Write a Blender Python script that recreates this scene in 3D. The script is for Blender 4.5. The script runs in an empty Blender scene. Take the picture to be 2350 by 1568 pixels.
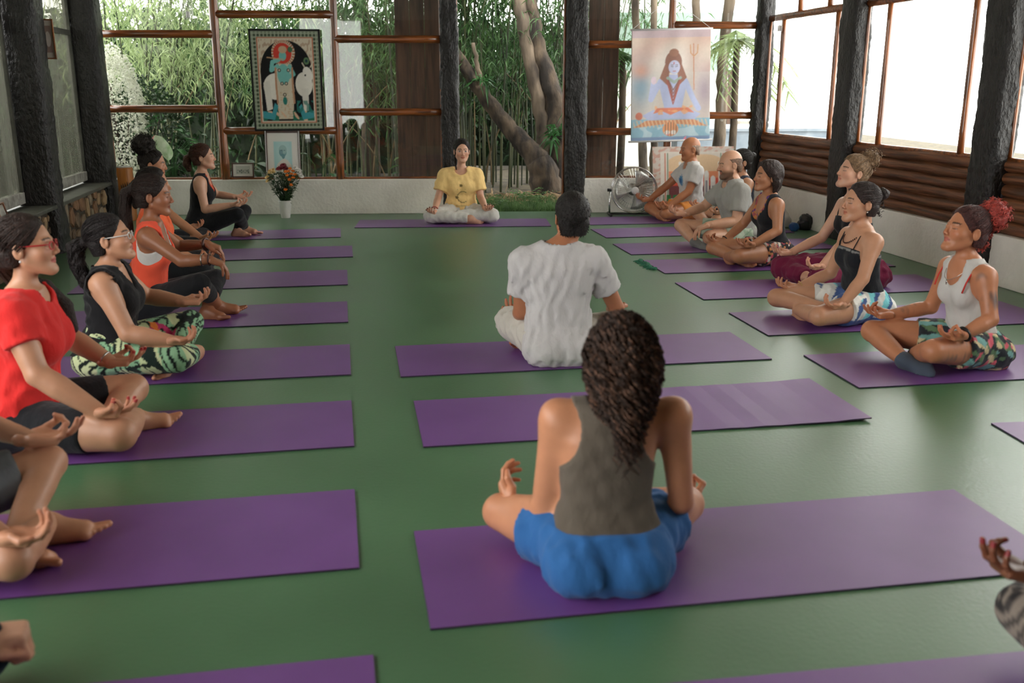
import bpy, math, random
import numpy as np
from mathutils import Vector, Matrix
random.seed(7); RNG = np.random.default_rng(7)
scene = bpy.context.scene
COL = scene.collection
R = math.radians
# ------------------------------------------------------------------ camera, sky, sun, exposure
FPX, CAMH, PITCH = 2200.0, 1.45, math.atan(584 / 2200.0)
cam = bpy.data.cameras.new('camera'); cam.sensor_width = 36.0; cam.lens = FPX / 2350 * 36.0
cam.clip_start = .05; cam.clip_end = 200
cam.dof.use_dof = True; cam.dof.focus_distance = 7.6; cam.dof.aperture_fstop = 2.6
cam_o = bpy.data.objects.new('camera', cam); COL.objects.link(cam_o)
cam_o.location = (0, 0, CAMH); cam_o.rotation_euler = (math.pi / 2 - PITCH, 0, 0)
scene.camera = cam_o
world = bpy.data.worlds.new('sky'); scene.world = world; world.use_nodes = True
bg = world.node_tree.nodes['Background']
bg.inputs[0].default_value = (1.0, .985, .955, 1); bg.inputs[1].default_value = 7.5
sun = bpy.data.lights.new('sun', 'SUN'); sun.energy = 3.2; sun.angle = R(3); sun.color = (1, .95, .86)
sun_o = bpy.data.objects.new('sun', sun); COL.objects.link(sun_o)
sun_o.rotation_euler = Vector((-.25, .38, -.9)).to_track_quat('-Z', 'Y').to_euler()
vs = scene.view_settings
scene.display_settings.display_device = 'sRGB'
vs.view_transform = 'Standard'; vs.look = 'None'; vs.gamma = 1.0; vs.use_curve_mapping = False
vs.exposure = 0.0
scene.cycles.max_bounces = 8; scene.cycles.diffuse_bounces = 4; scene.cycles.glossy_bounces = 3
scene.cycles.transparent_max_bounces = 12; scene.cycles.transmission_bounces = 4
scene.cycles.use_denoising = True
scene.cycles.sample_clamp_indirect = 6.0

# ------------------------------------------------------------------ photo pixel -> direction helpers
CAM = np.array([0, 0, CAMH])
def ray(px, py):
    d = np.array([px - 1175.0, FPX, -(py - 784.0)]); c, s = math.cos(PITCH), math.sin(PITCH)
    return np.array([d[0], d[1] * c + d[2] * s, -d[1] * s + d[2] * c])
def ground(px, py, z=0.0):
    r = ray(px, py); return CAM + r * ((CAMH - z) / -r[2])
def onplane(px, py, p0, n):
    r = ray(px, py); return CAM + r * (np.dot(p0 - CAM, n) / np.dot(r, n))
A10 = R(10)
DV = np.array([-math.sin(A10), math.cos(A10), 0])      # along the side walls, away from camera
NV = np.array([math.cos(A10), math.sin(A10), 0])       # across the room, to the right
EB = np.array([math.cos(R(2.5)), math.sin(R(2.5)), 0]) # along the back wall
NB = np.array([-math.sin(R(2.5)), math.cos(R(2.5)), 0])# out through the back wall
PB = np.array([-3.46, 11.27, 0]); PR = np.array([3.35, 8.79, 0]); PL = np.array([-4.56, 11.27, 0])
Z3 = np.array([0, 0, 1.0])
def BW(px, py, off=0.0): return onplane(px, py, PB + NB * off, NB)
def bu(px, py, off=0.0):
    q = BW(px, py, off); return float(np.dot(q - PB, EB)), float(q[2])
def RW(px, py, off=0.0): return onplane(px, py, PR + NV * off, NV)

# ------------------------------------------------------------------ small mesh helpers
def s2l(c):
    c = np.asarray(c, float) / 255.0
    return np.where(c <= .04045, c / 12.92, ((c + .055) / 1.055) ** 2.4)
def L(r, g, b): return tuple(s2l((r, g, b)))
def link(name, me, mat=None, parent=None):
    o = bpy.data.objects.new(name, me); COL.objects.link(o)
    if mat is not None and me is not None and not me.materials: me.materials.append(mat)
    if parent is not None: o.parent = parent
    return o
def tag(o, label=None, cat=None, group=None, kind=None):
    if label: o['label'] = label
    if cat: o['category'] = cat
    if group: o['group'] = group
    if kind: o['kind'] = kind
    return o
def empty(name, loc=(0, 0, 0), rz=0.0):
    o = bpy.data.objects.new(name, None); COL.objects.link(o); o.empty_display_size = .1
    o.location = tuple(loc); o.rotation_euler = (0, 0, rz); return o
def mesh_np(name, V, F, smooth=True, col=None):
    """V (n,3); F (m,4) or (m,3) int array"""
    V = np.asarray(V, np.float32); F = np.asarray(F, np.int32); me = bpy.data.meshes.new(name)
    k = F.shape[1]; me.vertices.add(len(V)); me.vertices.foreach_set('co', V.ravel())
    me.loops.add(F.size); me.loops.foreach_set('vertex_index', F.ravel())
    me.polygons.add(len(F)); me.polygons.foreach_set('loop_start', np.arange(len(F), dtype=np.int32) * k)
    me.polygons.foreach_set('use_smooth', np.full(len(F), smooth, bool))
    me.update(calc_edges=True)
    if col is not None: setcol(me, col)
    return me
def setcol(me, col):
    col = np.asarray(col, np.float32)
    if col.shape[1] == 3: col = np.hstack([col, np.ones((len(col), 1), np.float32)])
    a = me.attributes.new('Col', 'FLOAT_COLOR', 'POINT'); a.data.foreach_set('color', col.ravel())
class MB:
    """collects quads and triangles for one mesh"""
    def __init__(s): s.v = []; s.f = []
    def add(s, vs, fs):
        n = len(s.v); s.v += [tuple(map(float, q)) for q in vs]; s.f += [tuple(i + n for i in q) for q in fs]
    def obox(s, o, ex, ey, ez, x0, x1, y0, y1, z0, z1):
        o, ex, ey, ez = (np.asarray(q, float) for q in (o, ex, ey, ez))
        vs = [o + ex * x + ey * y + ez * z for z in (z0, z1) for y in (y0, y1) for x in (x0, x1)]
        s.add(vs, [(0, 2, 3, 1), (4, 5, 7, 6), (0, 1, 5, 4), (2, 6, 7, 3), (0, 4, 6, 2), (1, 3, 7, 5)])
    def box(s, x0, x1, y0, y1, z0, z1): s.obox((0, 0, 0), (1, 0, 0), (0, 1, 0), (0, 0, 1), x0, x1, y0, y1, z0, z1)
    def sweep(s, pts, rad, n=8, flat=1.0, up=(0, 0, 1), jit=0.0, cap=True, twist=0.0):
        pts = [np.asarray(p, float) for p in pts]; m = len(pts)
        if np.isscalar(rad): rad = [rad] * m
        vs = []; side = None
        for i, p in enumerate(pts):
            t = pts[min(i + 1, m - 1)] - pts[max(i - 1, 0)]; t = t / (np.linalg.norm(t) + 1e-9)
            if side is None:
                u = np.asarray(up, float)
                if abs(np.dot(u, t)) > .95: u = np.array([0, 1.0, 0])
                side = np.cross(t, u)
            side = side - t * np.dot(side, t); side /= np.linalg.norm(side) + 1e-9
            u = np.cross(side, t)
            for j in range(n):
                a = 2 * math.pi * (j + .5) / n + twist * i
                r = rad[i] * (1 + (random.uniform(-jit, jit) if jit else 0))
                vs.append(p + side * math.cos(a) * r + u * math.sin(a) * r * flat)
        fs = [(i * n + j, i * n + (j + 1) % n, (i + 1) * n + (j + 1) % n, (i + 1) * n + j) for i in range(m - 1) for j in range(n)]
        if cap: fs += [tuple(range(n))[::-1], tuple((m - 1) * n + j for j in range(n))]
        s.add(vs, fs)
    def lathe(s, prof, n=24, c=(0, 0, 0), cap=True):
        vs = [(c[0] + r * math.cos(2 * math.pi * j / n), c[1] + r * math.sin(2 * math.pi * j / n), c[2] + z) for r, z in prof for j in range(n)]
        m = len(prof)
        fs = [(i * n + j, i * n + (j + 1) % n, (i + 1) * n + (j + 1) % n, (i + 1) * n + j) for i in range(m - 1) for j in range(n)]
        if cap: fs += [tuple(range(n))[::-1], tuple((m - 1) * n + j for j in range(n))]
        s.add(vs, fs)
    def mesh(s, name, smooth=False):
        me = bpy.data.meshes.new(name); me.from_pydata(s.v, [], s.f)
        if smooth: me.polygons.foreach_set('use_smooth', np.ones(len(s.f), bool))
        me.update(); return me
    def build(s, name, mat, parent=None, smooth=False, bevel=0.0):
        o = link(name, s.mesh(name, smooth), mat, parent)
        if bevel:
            b = o.modifiers.new('bevel', 'BEVEL'); b.width = bevel; b.segments = 2; b.limit_method = 'ANGLE'
        return o
def sines(P, f, seed=0, n=5):
    """cheap smooth noise in about -1..1 at spatial frequency f (per metre)"""
    g = np.random.default_rng(seed); out = 0
    for _ in range(n):
        k = g.normal(size=3); k *= f * g.uniform(.6, 1.5) / np.linalg.norm(k)
        out = out + np.sin(P[0] * k[0] + P[1] * k[1] + P[2] * k[2] + g.uniform(0, 6.28))
    return out / n * 1.5

# ------------------------------------------------------------------ materials
def M(name, c=(.5, .5, .5), r=.6, c2=None, ns=6.0, st=(1, 1, 1), lo=.35, hi=.65, bump=0.0, bs=40.0, bst=None, metal=0.0,
      spec=.5, attr=False, detail=4.0, sheen=0.0, coat=0.0, trans=0.0, rvar=0.0):
    m = bpy.data.materials.new(name); m.use_nodes = True; nt = m.node_tree; b = nt.nodes['Principled BSDF']
    b.inputs['Roughness'].default_value = r; b.inputs['Metallic'].default_value = metal
    b.inputs['Specular IOR Level'].default_value = spec
    if sheen: b.inputs['Sheen Weight'].default_value = sheen
    if coat: b.inputs['Coat Weight'].default_value = coat; b.inputs['Coat Roughness'].default_value = .15
    tc = nt.nodes.new('ShaderNodeTexCoord')
    def noise(scale, stretch, det):
        mp = nt.nodes.new('ShaderNodeMapping'); mp.inputs['Scale'].default_value = stretch
        nt.links.new(tc.outputs['Object'], mp.inputs[0])
        n = nt.nodes.new('ShaderNodeTexNoise'); n.inputs['Scale'].default_value = scale; n.inputs['Detail'].default_value = det
        nt.links.new(mp.outputs[0], n.inputs['Vector']); return n
    col = None
    if attr:
        at = nt.nodes.new('ShaderNodeAttribute'); at.attribute_name = 'Col'; col = at.outputs['Color']
        if c2 is not None:
            n = noise(ns, st, detail); rp = nt.nodes.new('ShaderNodeMapRange'); rp.inputs[1].default_value = .3; rp.inputs[2].default_value = .7
            rp.inputs[3].default_value = c2[0]; rp.inputs[4].default_value = c2[1]; nt.links.new(n.outputs[0], rp.inputs[0])
            mx = nt.nodes.new('ShaderNodeMix'); mx.data_type = 'RGBA'; mx.blend_type = 'MULTIPLY'; mx.inputs[0].default_value = 1
            nt.links.new(col, mx.inputs[6]); nt.links.new(rp.outputs[0], mx.inputs[7]); col = mx.outputs[2]
    elif c2 is not None:
        n = noise(ns, st, detail); rp = nt.nodes.new('ShaderNodeValToRGB')
        rp.color_ramp.elements[0].position = lo; rp.color_ramp.elements[1].position = hi
        rp.color_ramp.elements[0].color = (*c, 1); rp.color_ramp.elements[1].color = (*c2, 1)
        nt.links.new(n.outputs[0], rp.inputs[0]); col = rp.outputs[0]
        if rvar:
            mr = nt.nodes.new('ShaderNodeMapRange'); mr.inputs[3].default_value = r - rvar; mr.inputs[4].default_value = r + rvar
            nt.links.new(n.outputs[0], mr.inputs[0]); nt.links.new(mr.outputs[0], b.inputs['Roughness'])
    if col is not None: nt.links.new(col, b.inputs['Base Color'])
    else: b.inputs['Base Color'].default_value = (*c, 1)
    if bump:
        n = noise(bs, bst or st, 5.0); bp = nt.nodes.new('ShaderNodeBump'); bp.inputs['Strength'].default_value = min(1, bump)
        bp.inputs['Distance'].default_value = .02 * max(1, bump)
        nt.links.new(n.outputs[0], bp.inputs['Height']); nt.links.new(bp.outputs[0], b.inputs['Normal'])
    if trans:
        out = nt.nodes['Material Output']; tl = nt.nodes.new('ShaderNodeBsdfTranslucent'); ms = nt.nodes.new('ShaderNodeMixShader')
        ms.inputs[0].default_value = trans
        if col is not None: nt.links.new(col, tl.inputs[0])
        else: tl.inputs[0].default_value = (*c, 1)
        nt.links.new(b.outputs[0], ms.inputs[1]); nt.links.new(tl.outputs[0], ms.inputs[2]); nt.links.new(ms.outputs[0], out.inputs[0])
    return m
def glass_mat(name, dirt=0.0, dirtcol=(.5, .5, .45), tint=(1, 1, 1), streak=(8, 8, .6), ior=1.45, lo=.35, hi=.75):
    m = bpy.data.materials.new(name); m.use_nodes = True; nt = m.node_tree
    for n in list(nt.nodes):
        if n.type != 'OUTPUT_MATERIAL': nt.nodes.remove(n)
    out = nt.nodes['Material Output']; tr = nt.nodes.new('ShaderNodeBsdfTransparent'); tr.inputs[0].default_value = (*tint, 1)
    gl = nt.nodes.new('ShaderNodeBsdfGlossy'); gl.inputs['Roughness'].default_value = .02
    lw = nt.nodes.new('ShaderNodeLayerWeight'); pw = nt.nodes.new('ShaderNodeMath'); pw.operation = 'POWER'; pw.inputs[1].default_value = 5
    lw.inputs[0].default_value = .5
    fr = nt.nodes.new('ShaderNodeMath'); fr.operation = 'MULTIPLY_ADD'; fr.inputs[1].default_value = .75; fr.inputs[2].default_value = .035
    nt.links.new(lw.outputs['Facing'], pw.inputs[0]); nt.links.new(pw.outputs[0], fr.inputs[0])
    mx = nt.nodes.new('ShaderNodeMixShader'); nt.links.new(fr.outputs[0], mx.inputs[0]); nt.links.new(tr.outputs[0], mx.inputs[1]); nt.links.new(gl.outputs[0], mx.inputs[2])
    if dirt:
        df = nt.nodes.new('ShaderNodeBsdfDiffuse'); df.inputs[0].default_value = (*dirtcol, 1)
        tl = nt.nodes.new('ShaderNodeBsdfTranslucent'); tl.inputs[0].default_value = (*dirtcol, 1)
        a = nt.nodes.new('ShaderNodeMixShader'); a.inputs[0].default_value = .2; nt.links.new(df.outputs[0], a.inputs[1]); nt.links.new(tl.outputs[0], a.inputs[2])
        tc = nt.nodes.new('ShaderNodeTexCoord'); mp = nt.nodes.new('ShaderNodeMapping'); mp.inputs['Scale'].default_value = streak
        nt.links.new(tc.outputs['Object'], mp.inputs[0]); n = nt.nodes.new('ShaderNodeTexNoise'); n.inputs['Scale'].default_value = 2.0; n.inputs['Detail'].default_value = 6
        nt.links.new(mp.outputs[0], n.inputs['Vector']); mr = nt.nodes.new('ShaderNodeMapRange'); mr.inputs[1].default_value = lo; mr.inputs[2].default_value = hi
        mr.inputs[3].default_value = dirt * .55; mr.inputs[4].default_value = dirt; nt.links.new(n.outputs[0], mr.inputs[0])
        m2 = nt.nodes.new('ShaderNodeMixShader'); nt.links.new(mr.outputs[0], m2.inputs[0]); nt.links.new(mx.outputs[0], m2.inputs[1]); nt.links.new(a.outputs[0], m2.inputs[2])
        mx = m2
    nt.links.new(mx.outputs[0], out.inputs[0]); return m
MT = dict(
    floor=M('green_floor_paint', L(61, 99, 67), .36, c2=L(78, 118, 83), ns=1.3, lo=.3, hi=.75, bump=.06, bs=60, rvar=.06, spec=1.0),
    white=M('white_limewash', L(222, 219, 211), .85, c2=L(236, 233, 226), ns=3, bump=.35, bs=30),
    wood_v=M('varnished_wood_upright', L(84, 44, 18), .28, c2=L(152, 86, 38), ns=5, st=(6, 6, .5), bump=.12, bs=12, spec=.6, coat=.4),
    wood_h=M('varnished_wood_rail', L(78, 40, 16), .28, c2=L(152, 86, 38), ns=5, st=(.5, 6, 6), bump=.12, bs=12, spec=.6, coat=.4),
    log=M('weathered_log', L(70, 42, 26), .5, c2=L(132, 84, 54), ns=5, st=(1.2, .5, 9), lo=.35, hi=.7, bump=.4, bs=10),
    pillar=M('dark_bark_pillar', L(11, 10, 9), .45, c2=L(28, 24, 22), ns=30, bump=1.0, bs=45, bst=(1, 1, .5), spec=.45),
    ceil=M('ceiling_boards', L(170, 160, 145), .8, c2=L(186, 176, 160), ns=4),
    ledge=M('dark_slate_ledge', L(62, 62, 56), .5, c2=L(84, 84, 76), ns=8, bump=.2),
    mortar=M('dark_mortar', L(52, 44, 36), .9, c2=L(70, 60, 48), ns=20, bump=.5),
    purple=M('purple_foam', L(102, 58, 126), .44, c2=L(110, 65, 135), ns=3, bump=.05, bs=420, spec=1.0),
    purple_edge=M('dark_mat_edge', L(48, 34, 60), .8),
    glass=glass_mat('window_glass', tint=(.97, .98, .97)),
    glass_dirty=glass_mat('dusty_glass', dirt=.5, dirtcol=(.34, .34, .29), tint=(.7, .71, .66), streak=(5, 5, .25), lo=.4, hi=.65),
    white_frame=M('old_white_frame', L(168, 166, 158), .6, c2=L(120, 118, 110), ns=14, st=(1, 1, 1)),
)
# ------------------------------------------------------------------ floor, ceiling, walls
def wall_pts(p, along, a, b): return p + along * a, p + along * b
mb = MB()
poly = [PL - DV * 14 - NV * .3, PR - DV * 12 + NV * .15, PR + DV * 2.9 + NV * .15, PL + DV * .2 - NV * .3]
n = len(poly)
mb.add([(*q[:2], 0) for q in poly] + [(*q[:2], -.12) for q in poly], [(0, 1, 2, 3), (7, 6, 5, 4)] + [(i, i + 4, (i + 1) % 4 + 4, (i + 1) % 4) for i in range(4)])
tag(mb.build('floor', MT['floor']), 'green painted concrete floor under all the mats', kind='structure')
mb = MB(); mb.obox(PL, NV, DV, Z3, -.9, 8.4, -14, 1.0, 3.05, 3.15)
tag(mb.build('ceiling', MT['ceil']), 'flat board ceiling above the hall', kind='structure')

# back wall: low white wall either side of the open doorway
SILL = .405
def low_back(name, u0, u1, label):
    mb = MB(); mb.obox(PB, EB, NB, Z3, u0, u1, 0, .15, 0, SILL)
    return tag(mb.build(name, MT['white'], bevel=.008), label, kind='structure')
low_back('wall_back', -1.25, 2.72, 'low white limewashed wall below the left garden windows')
low_back('wall_back', 4.12, 6.46, 'low white limewashed wall below the right garden windows')

mb = MB(); mb.obox(PL, NV, DV, Z3, -.4, 8.2, -13.9, -13.75, 0, 3.05)  # unseen wall added so the right windows dominate; dark to limit bounce
tag(mb.build('wall_front', MT['log']), 'brown boarded wall behind the photographer', kind='structure')
# right wall: white base, half-log siding, window bays
def obj_on_right(mb, name, mat, parent=None, **k): return mb.build(name, mat, parent, **k)
mb = MB(); mb.obox(PR, DV, NV, Z3, -12, 2.85, 0, .16, 0, .38)
wr = tag(mb.build('wall_right', MT['white'], bevel=.008), 'low white wall with half-log siding above on the window side', kind='structure')
mb = MB(); mb.obox(PR, DV, NV, Z3, -12, 2.85, .07, .14, .38, .915); mb.build('backing_board', MT['log'], wr)
mb = MB(); mb.obox(PR, DV, NV, Z3, -12, -5.95, .02, .16, .38, 3.05); mb.build('blocking_boards', MT['log'], wr)  # unseen boards added to block daylight and darken the near floor
PILV = [.72, -1.46, -3.6, -5.8, -8.0]      # pillar centres along the right wall
bays = [(.88, 2.685)] + [(PILV[i + 1] + .15, PILV[i] - .15) for i in range(4)]
zl = np.linspace(.385, .925, 7)
for (v0, v1) in bays[:4]:
    for i in range(6):
        zc = (zl[i] + zl[i + 1]) / 2; hh = (zl[i + 1] - zl[i]) / 2
        m = 13; vs = []; ns = 7
        ph = random.uniform(0, 6)
        for a in range(m):
            v = v0 + (v1 - v0) * a / (m - 1); w = .006 * math.sin(a * 1.1 + ph) + random.uniform(-.003, .003)
            for b in range(ns):
                t = math.pi * b / (ns - 1); vs.append(PR + DV * v - NV * (.052 * math.sin(t) * (1 + .12 * math.sin(a * .9 + ph)) - .07) + Z3 * (zc + w - hh * 1.04 * math.cos(t)))
        fs = [(a * ns + b, a * ns + b + 1, (a + 1) * ns + b + 1, (a + 1) * ns + b) for a in range(m - 1) for b in range(ns - 1)]
        mb = MB(); mb.add(vs, fs); mb.build('log', MT['log'], wr, smooth=True)

def frame_bar(parent, name, p0, p1, w, mat, d=None, jit=.06, up=(0, 0, 1)):
    p0, p1 = np.asarray(p0, float), np.asarray(p1, float); k = max(3, int(np.linalg.norm(p1 - p0) / .18))
    pts = [p0 + (p1 - p0) * i / k for i in range(k + 1)]
    mb = MB(); mb.sweep(pts, [w / 2 * 1.06 * (1 + random.uniform(-jit, jit)) for _ in pts], n=8, flat=1.0 if d is None else d / w, up=up)
    return mb.build(name, MT[mat], parent, smooth=True)
def pane(parent, o, ex, x0, x1, z0, z1, mat):
    mb = MB(); o = np.asarray(o, float); ey = np.cross(Z3, ex)
    mb.obox(o, ex, ey, Z3, x0, x1, -.003, .003, z0, z1); return mb.build('pane', MT[mat], parent)

win_n = 0
def window(label):
    global win_n; win_n += 1
    return tag(empty('window_%d' % win_n), label, kind='structure')
# right wall windows: thin uprights, sill and top rails
ORD = ['first', 'second', 'third', 'fourth']
mull = [[2.35, 1.14], [.21, -1.02], [-1.95, -3.2], [-4.1, -5.3]]
for i, (v0, v1) in enumerate(bays[:4]):
    w = window('%s overexposed window bay from the far corner on the right wall' % ORD[i])
    o = PR + NV * .06
    frame_bar(w, 'sill', o + DV * v0 + Z3 * .925, o + DV * v1 + Z3 * .925, .04, 'wood_h')
    frame_bar(w, 'top_rail', o + DV * v0 + Z3 * 2.2, o + DV * v1 + Z3 * 2.2, .07, 'wood_h')
    frame_bar(w, 'head_rail', o + DV * v0 + Z3 * 3.0, o + DV * v1 + Z3 * 3.0, .08, 'wood_h')
    us = sorted([v0, v1] + mull[i])
    for v in us: frame_bar(w, 'mullion', o + DV * v + Z3 * .93, o + DV * v + Z3 * 2.2, .05 if v in mull[i] else .03, 'wood_v', jit=.1)
    for a, b in zip(us, us[1:]): pane(w, o, DV, a, b, .93, 2.2, 'glass')
    for v in (v0 + .45, v0 + 1.1): frame_bar(w, 'mullion', o + DV * v + Z3 * 2.2, o + DV * v + Z3 * 3.0, .05, 'wood_v')
    pane(w, o, DV, v0, v1, 2.2, 3.0, 'glass')

# rough dark pillars
def pillar(c, ax, ay, hx, hy, z1, label, mat='pillar', amp=.012):
    """rough square post; ax/ay unit axes, hx/hy half sizes"""
    nz, nr = 90, 28; vs = []
    for i in range(nz + 1):
        z = z1 * i / nz
        for j in range(nr):
            t = 2 * math.pi * j / nr; cx, cy = math.cos(t), math.sin(t); k = 1 / max(abs(cx), abs(cy)) ** .82
            vs.append((cx * k * hx, cy * k * hy, z))
    vs = np.array(vs); P = vs.T
    nse = sines(P * np.array([[1], [1], [.6]]), 55, 3) * .6 + sines(P, 120, 5) * .5 + sines(P * np.array([[1], [1], [.3]]), 14, 6) * .6
    vs[:, :2] *= (1 + amp * nse / max(hx, hy))[:, None]
    W = np.asarray(c)[None] + vs[:, :1] * np.asarray(ax)[None] + vs[:, 1:2] * np.asarray(ay)[None] + vs[:, 2:] * Z3[None]
    F = [(i * nr + j, i * nr + (j + 1) % nr, (i + 1) * nr + (j + 1) % nr, (i + 1) * nr + j) for i in range(nz) for j in range(nr)]
    c0 = W.mean(0) * [1, 1, 0]; o = link('pillar', mesh_np('pillar', W - c0, F), MT[mat]); o.location = tuple(c0)
    return tag(o, label, 'pillar', 'rough dark pillars')
lab = ['rough dark pillar between the first and second window bays on the right', 'rough dark pillar behind the red-haired woman on the right',
       'rough dark pillar between third and fourth window bays on the right', None]
for v, lb in zip(PILV[:3], lab): pillar(PR + DV * v + NV * .02, DV, NV, .15, .10, 3.04, lb)
pillar(PR + DV * 2.80 + NV * .04, DV, NV, .09, .09, 3.04, 'slim dark corner post between the scroll side and the window side')
u0, _ = bu(1035, 411); u1, _ = bu(1315, 411)
pillar(PB + EB * u0 + NB * .06, EB, NB, .10, .10, 3.04, 'rough dark pillar behind the teacher, left of the open doorway', amp=.016)
pillar(PB + EB * (u1 + .02) + NB * .06, EB, NB, .125, .12, 3.04, 'rough dark pillar right of the open doorway', amp=.016)

# back windows: varnished frames (spans measured along the wall)
def uz(px, py): return bu(px, py, .06)
OB = PB + NB * .06
def back_window(label, x0, x1, rails, posts, ztop=3.0):
    """x0,x1 bottom pixel columns at the sill; rails pixel rows (taken at mid span)"""
    w = window(label); ua, _ = uz(x0, 411); ub, _ = uz(x1, 411); xm = (x0 + x1) / 2
    zs = [SILL + .012] + sorted(uz(xm, y)[1] for y in rails) + [ztop]
    frame_bar(w, 'sill', OB + EB * ua + Z3 * (SILL + .012), OB + EB * ub + Z3 * (SILL + .012), .03, 'wood_h')
    for z in zs[1:]: frame_bar(w, 'rail', OB + EB * ua + Z3 * z, OB + EB * ub + Z3 * z, .085, 'wood_h', jit=.05)
    for px, wd in posts:
        u, _ = uz(px, 411); frame_bar(w, 'post', OB + EB * u + Z3 * SILL, OB + EB * u + Z3 * 3.04, wd, 'wood_v', jit=.12)
    for a, b in zip(zs, zs[1:]): pane(w, OB, EB, ua, ub, a, b, 'glass')
back_window('left garden window beside the corner pillar with two varnished rails', 262, 519, [78, 250], [(266, .04), (519, .095)])
back_window('garden window behind the dark tapestry', 519, 782, [33, 300], [(782, .085)])
back_window('garden window behind the teacher with the plank door leaf behind it', 782, 1018, [90, 257], [(1017, .035)])
back_window('garden window right of the doorway partly covered by the bright scroll', 1338, 1528, [102, 302], [(1340, .03), (1528, .085)])
back_window('rightmost garden window beside the corner with palm leaves behind', 1528, 1728, [58, 265], [(1720, .05)])
w = tag(empty('door_1'), 'thin varnished jambs of the open garden doorway', kind='structure')
for px in (1052, 1291): frame_bar(w, 'jamb', OB + EB * uz(px, 411)[0] - NB * .02, OB + EB * uz(px, 411)[0] - NB * .02 + Z3 * 3.04, .03, 'wood_v')

# left wall: stone base, ledge, pillars and dusty windows
wl = MB(); wl.obox(PL, DV, NV, Z3, -13.5, .2, -.35, -.05, 0, .40)
wl = tag(wl.build('wall_left', MT['mortar']), 'low rubble stone wall with a dark ledge on the left side', kind='structure')
mb = MB(); mb.obox(PL, DV, NV, Z3, -13.5, .1, -.36, .03, .40, .435); mb.build('ledge', MT['ledge'], wl, bevel=.006)
STONE = [M('rubble_stone_%s' % n, c, .85, c2=c2, ns=9, bump=.8, bs=22) for n, c, c2 in
         (('ochre', L(126, 100, 72), L(170, 142, 108)), ('grey', L(112, 98, 82), L(150, 134, 112)), ('rust', L(112, 80, 58), L(150, 114, 84)), ('umber', L(92, 74, 58), L(130, 108, 86)))]
v = -6.6; cnt = 0
while v < -.12:
    wdt = random.uniform(.13, .27); z = .012
    while z < .375:
        h = min(random.uniform(.08, .24), .395 - z); 
        if h < .04: break
        k = 7; vs = []; cx, cz = v + wdt / 2, z + h / 2
        for j in range(k):
            a = 2 * math.pi * j / k + random.uniform(-.15, .15); q = 1 / max(abs(math.cos(a)), abs(math.sin(a))) ** .75
            vs.append((cx + math.cos(a) * q * wdt / 2 * .93, cz + math.sin(a) * q * h / 2 * .95))
        dd = random.uniform(-.042, -.024); V3 = [PL + DV * a + NV * (-.06) + Z3 * b for a, b in vs] + [PL + DV * (cx + (a - cx) * .9) + NV * (dd + random.uniform(-.006, .006)) + Z3 * (cz + (b - cz) * .9) for a, b in vs] + [PL + DV * cx + NV * (dd + .008) + Z3 * cz]
        fs = [(j, (j + 1) % k, k + (j + 1) % k, k + j) for j in range(k)] + [(k + j, k + (j + 1) % k, 2 * k) for j in range(k)]
        mb = MB(); mb.add(V3, fs); mb.build('stone', random.choice(STONE), wl)
        z += h + .006
    v += wdt + .004
LP = [(-2.62, 'rough dark pillar with a small picture on the left wall'), (-.42, 'rough dark pillar in the far left corner'), (-4.85, 'rough dark pillar left of the red-shirted woman'), (-7.1, 'rough dark pillar on the left wall nearest the camera')]
for v, lb in LP: pillar(PL + DV * v - NV * .12, DV, NV, .19 if v > -1 else .17, .16, 3.04, lb, amp=.014)
for i, (v0, v1) in enumerate([(-2.44, -.6), (-4.67, -2.8), (-6.92, -5.03)]):
    w = window(['dusty side window between the far left corner and the pillar with the picture', 'dusty side window in front of the pillar with the picture', 'dusty side window on the left nearest the camera'][i])
    o = PL - NV * .24
    mb = MB(); mb.obox(o, DV, NV, Z3, v0, v1, -.03, .03, .46, .56); mb.build('bottom_rail', MT['white_frame'], w, bevel=.006)
    mb = MB(); mb.obox(o, DV, NV, Z3, v0, v1, -.025, .025, 1.98, 2.03); mb.build('rail', MT['ledge'], w)
    mb = MB(); mb.obox(o, DV, NV, Z3, v0, v1, -.025, .025, 2.98, 3.05); mb.build('rail', MT['ledge'], w)
    for v in (v0 + .02, v1 - .02):
        mb = MB(); mb.obox(o, DV, NV, Z3, v - .02, v + .02, -.025, .025, .56, 3.05); mb.build('stile', MT['ledge'], w)
    pane(w, o, DV, v0 + .03, v1 - .03, .56, 1.98, 'glass_dirty'); pane(w, o, DV, v0 + .03, v1 - .03, 2.03, 2.98, 'glass_dirty')

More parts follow.
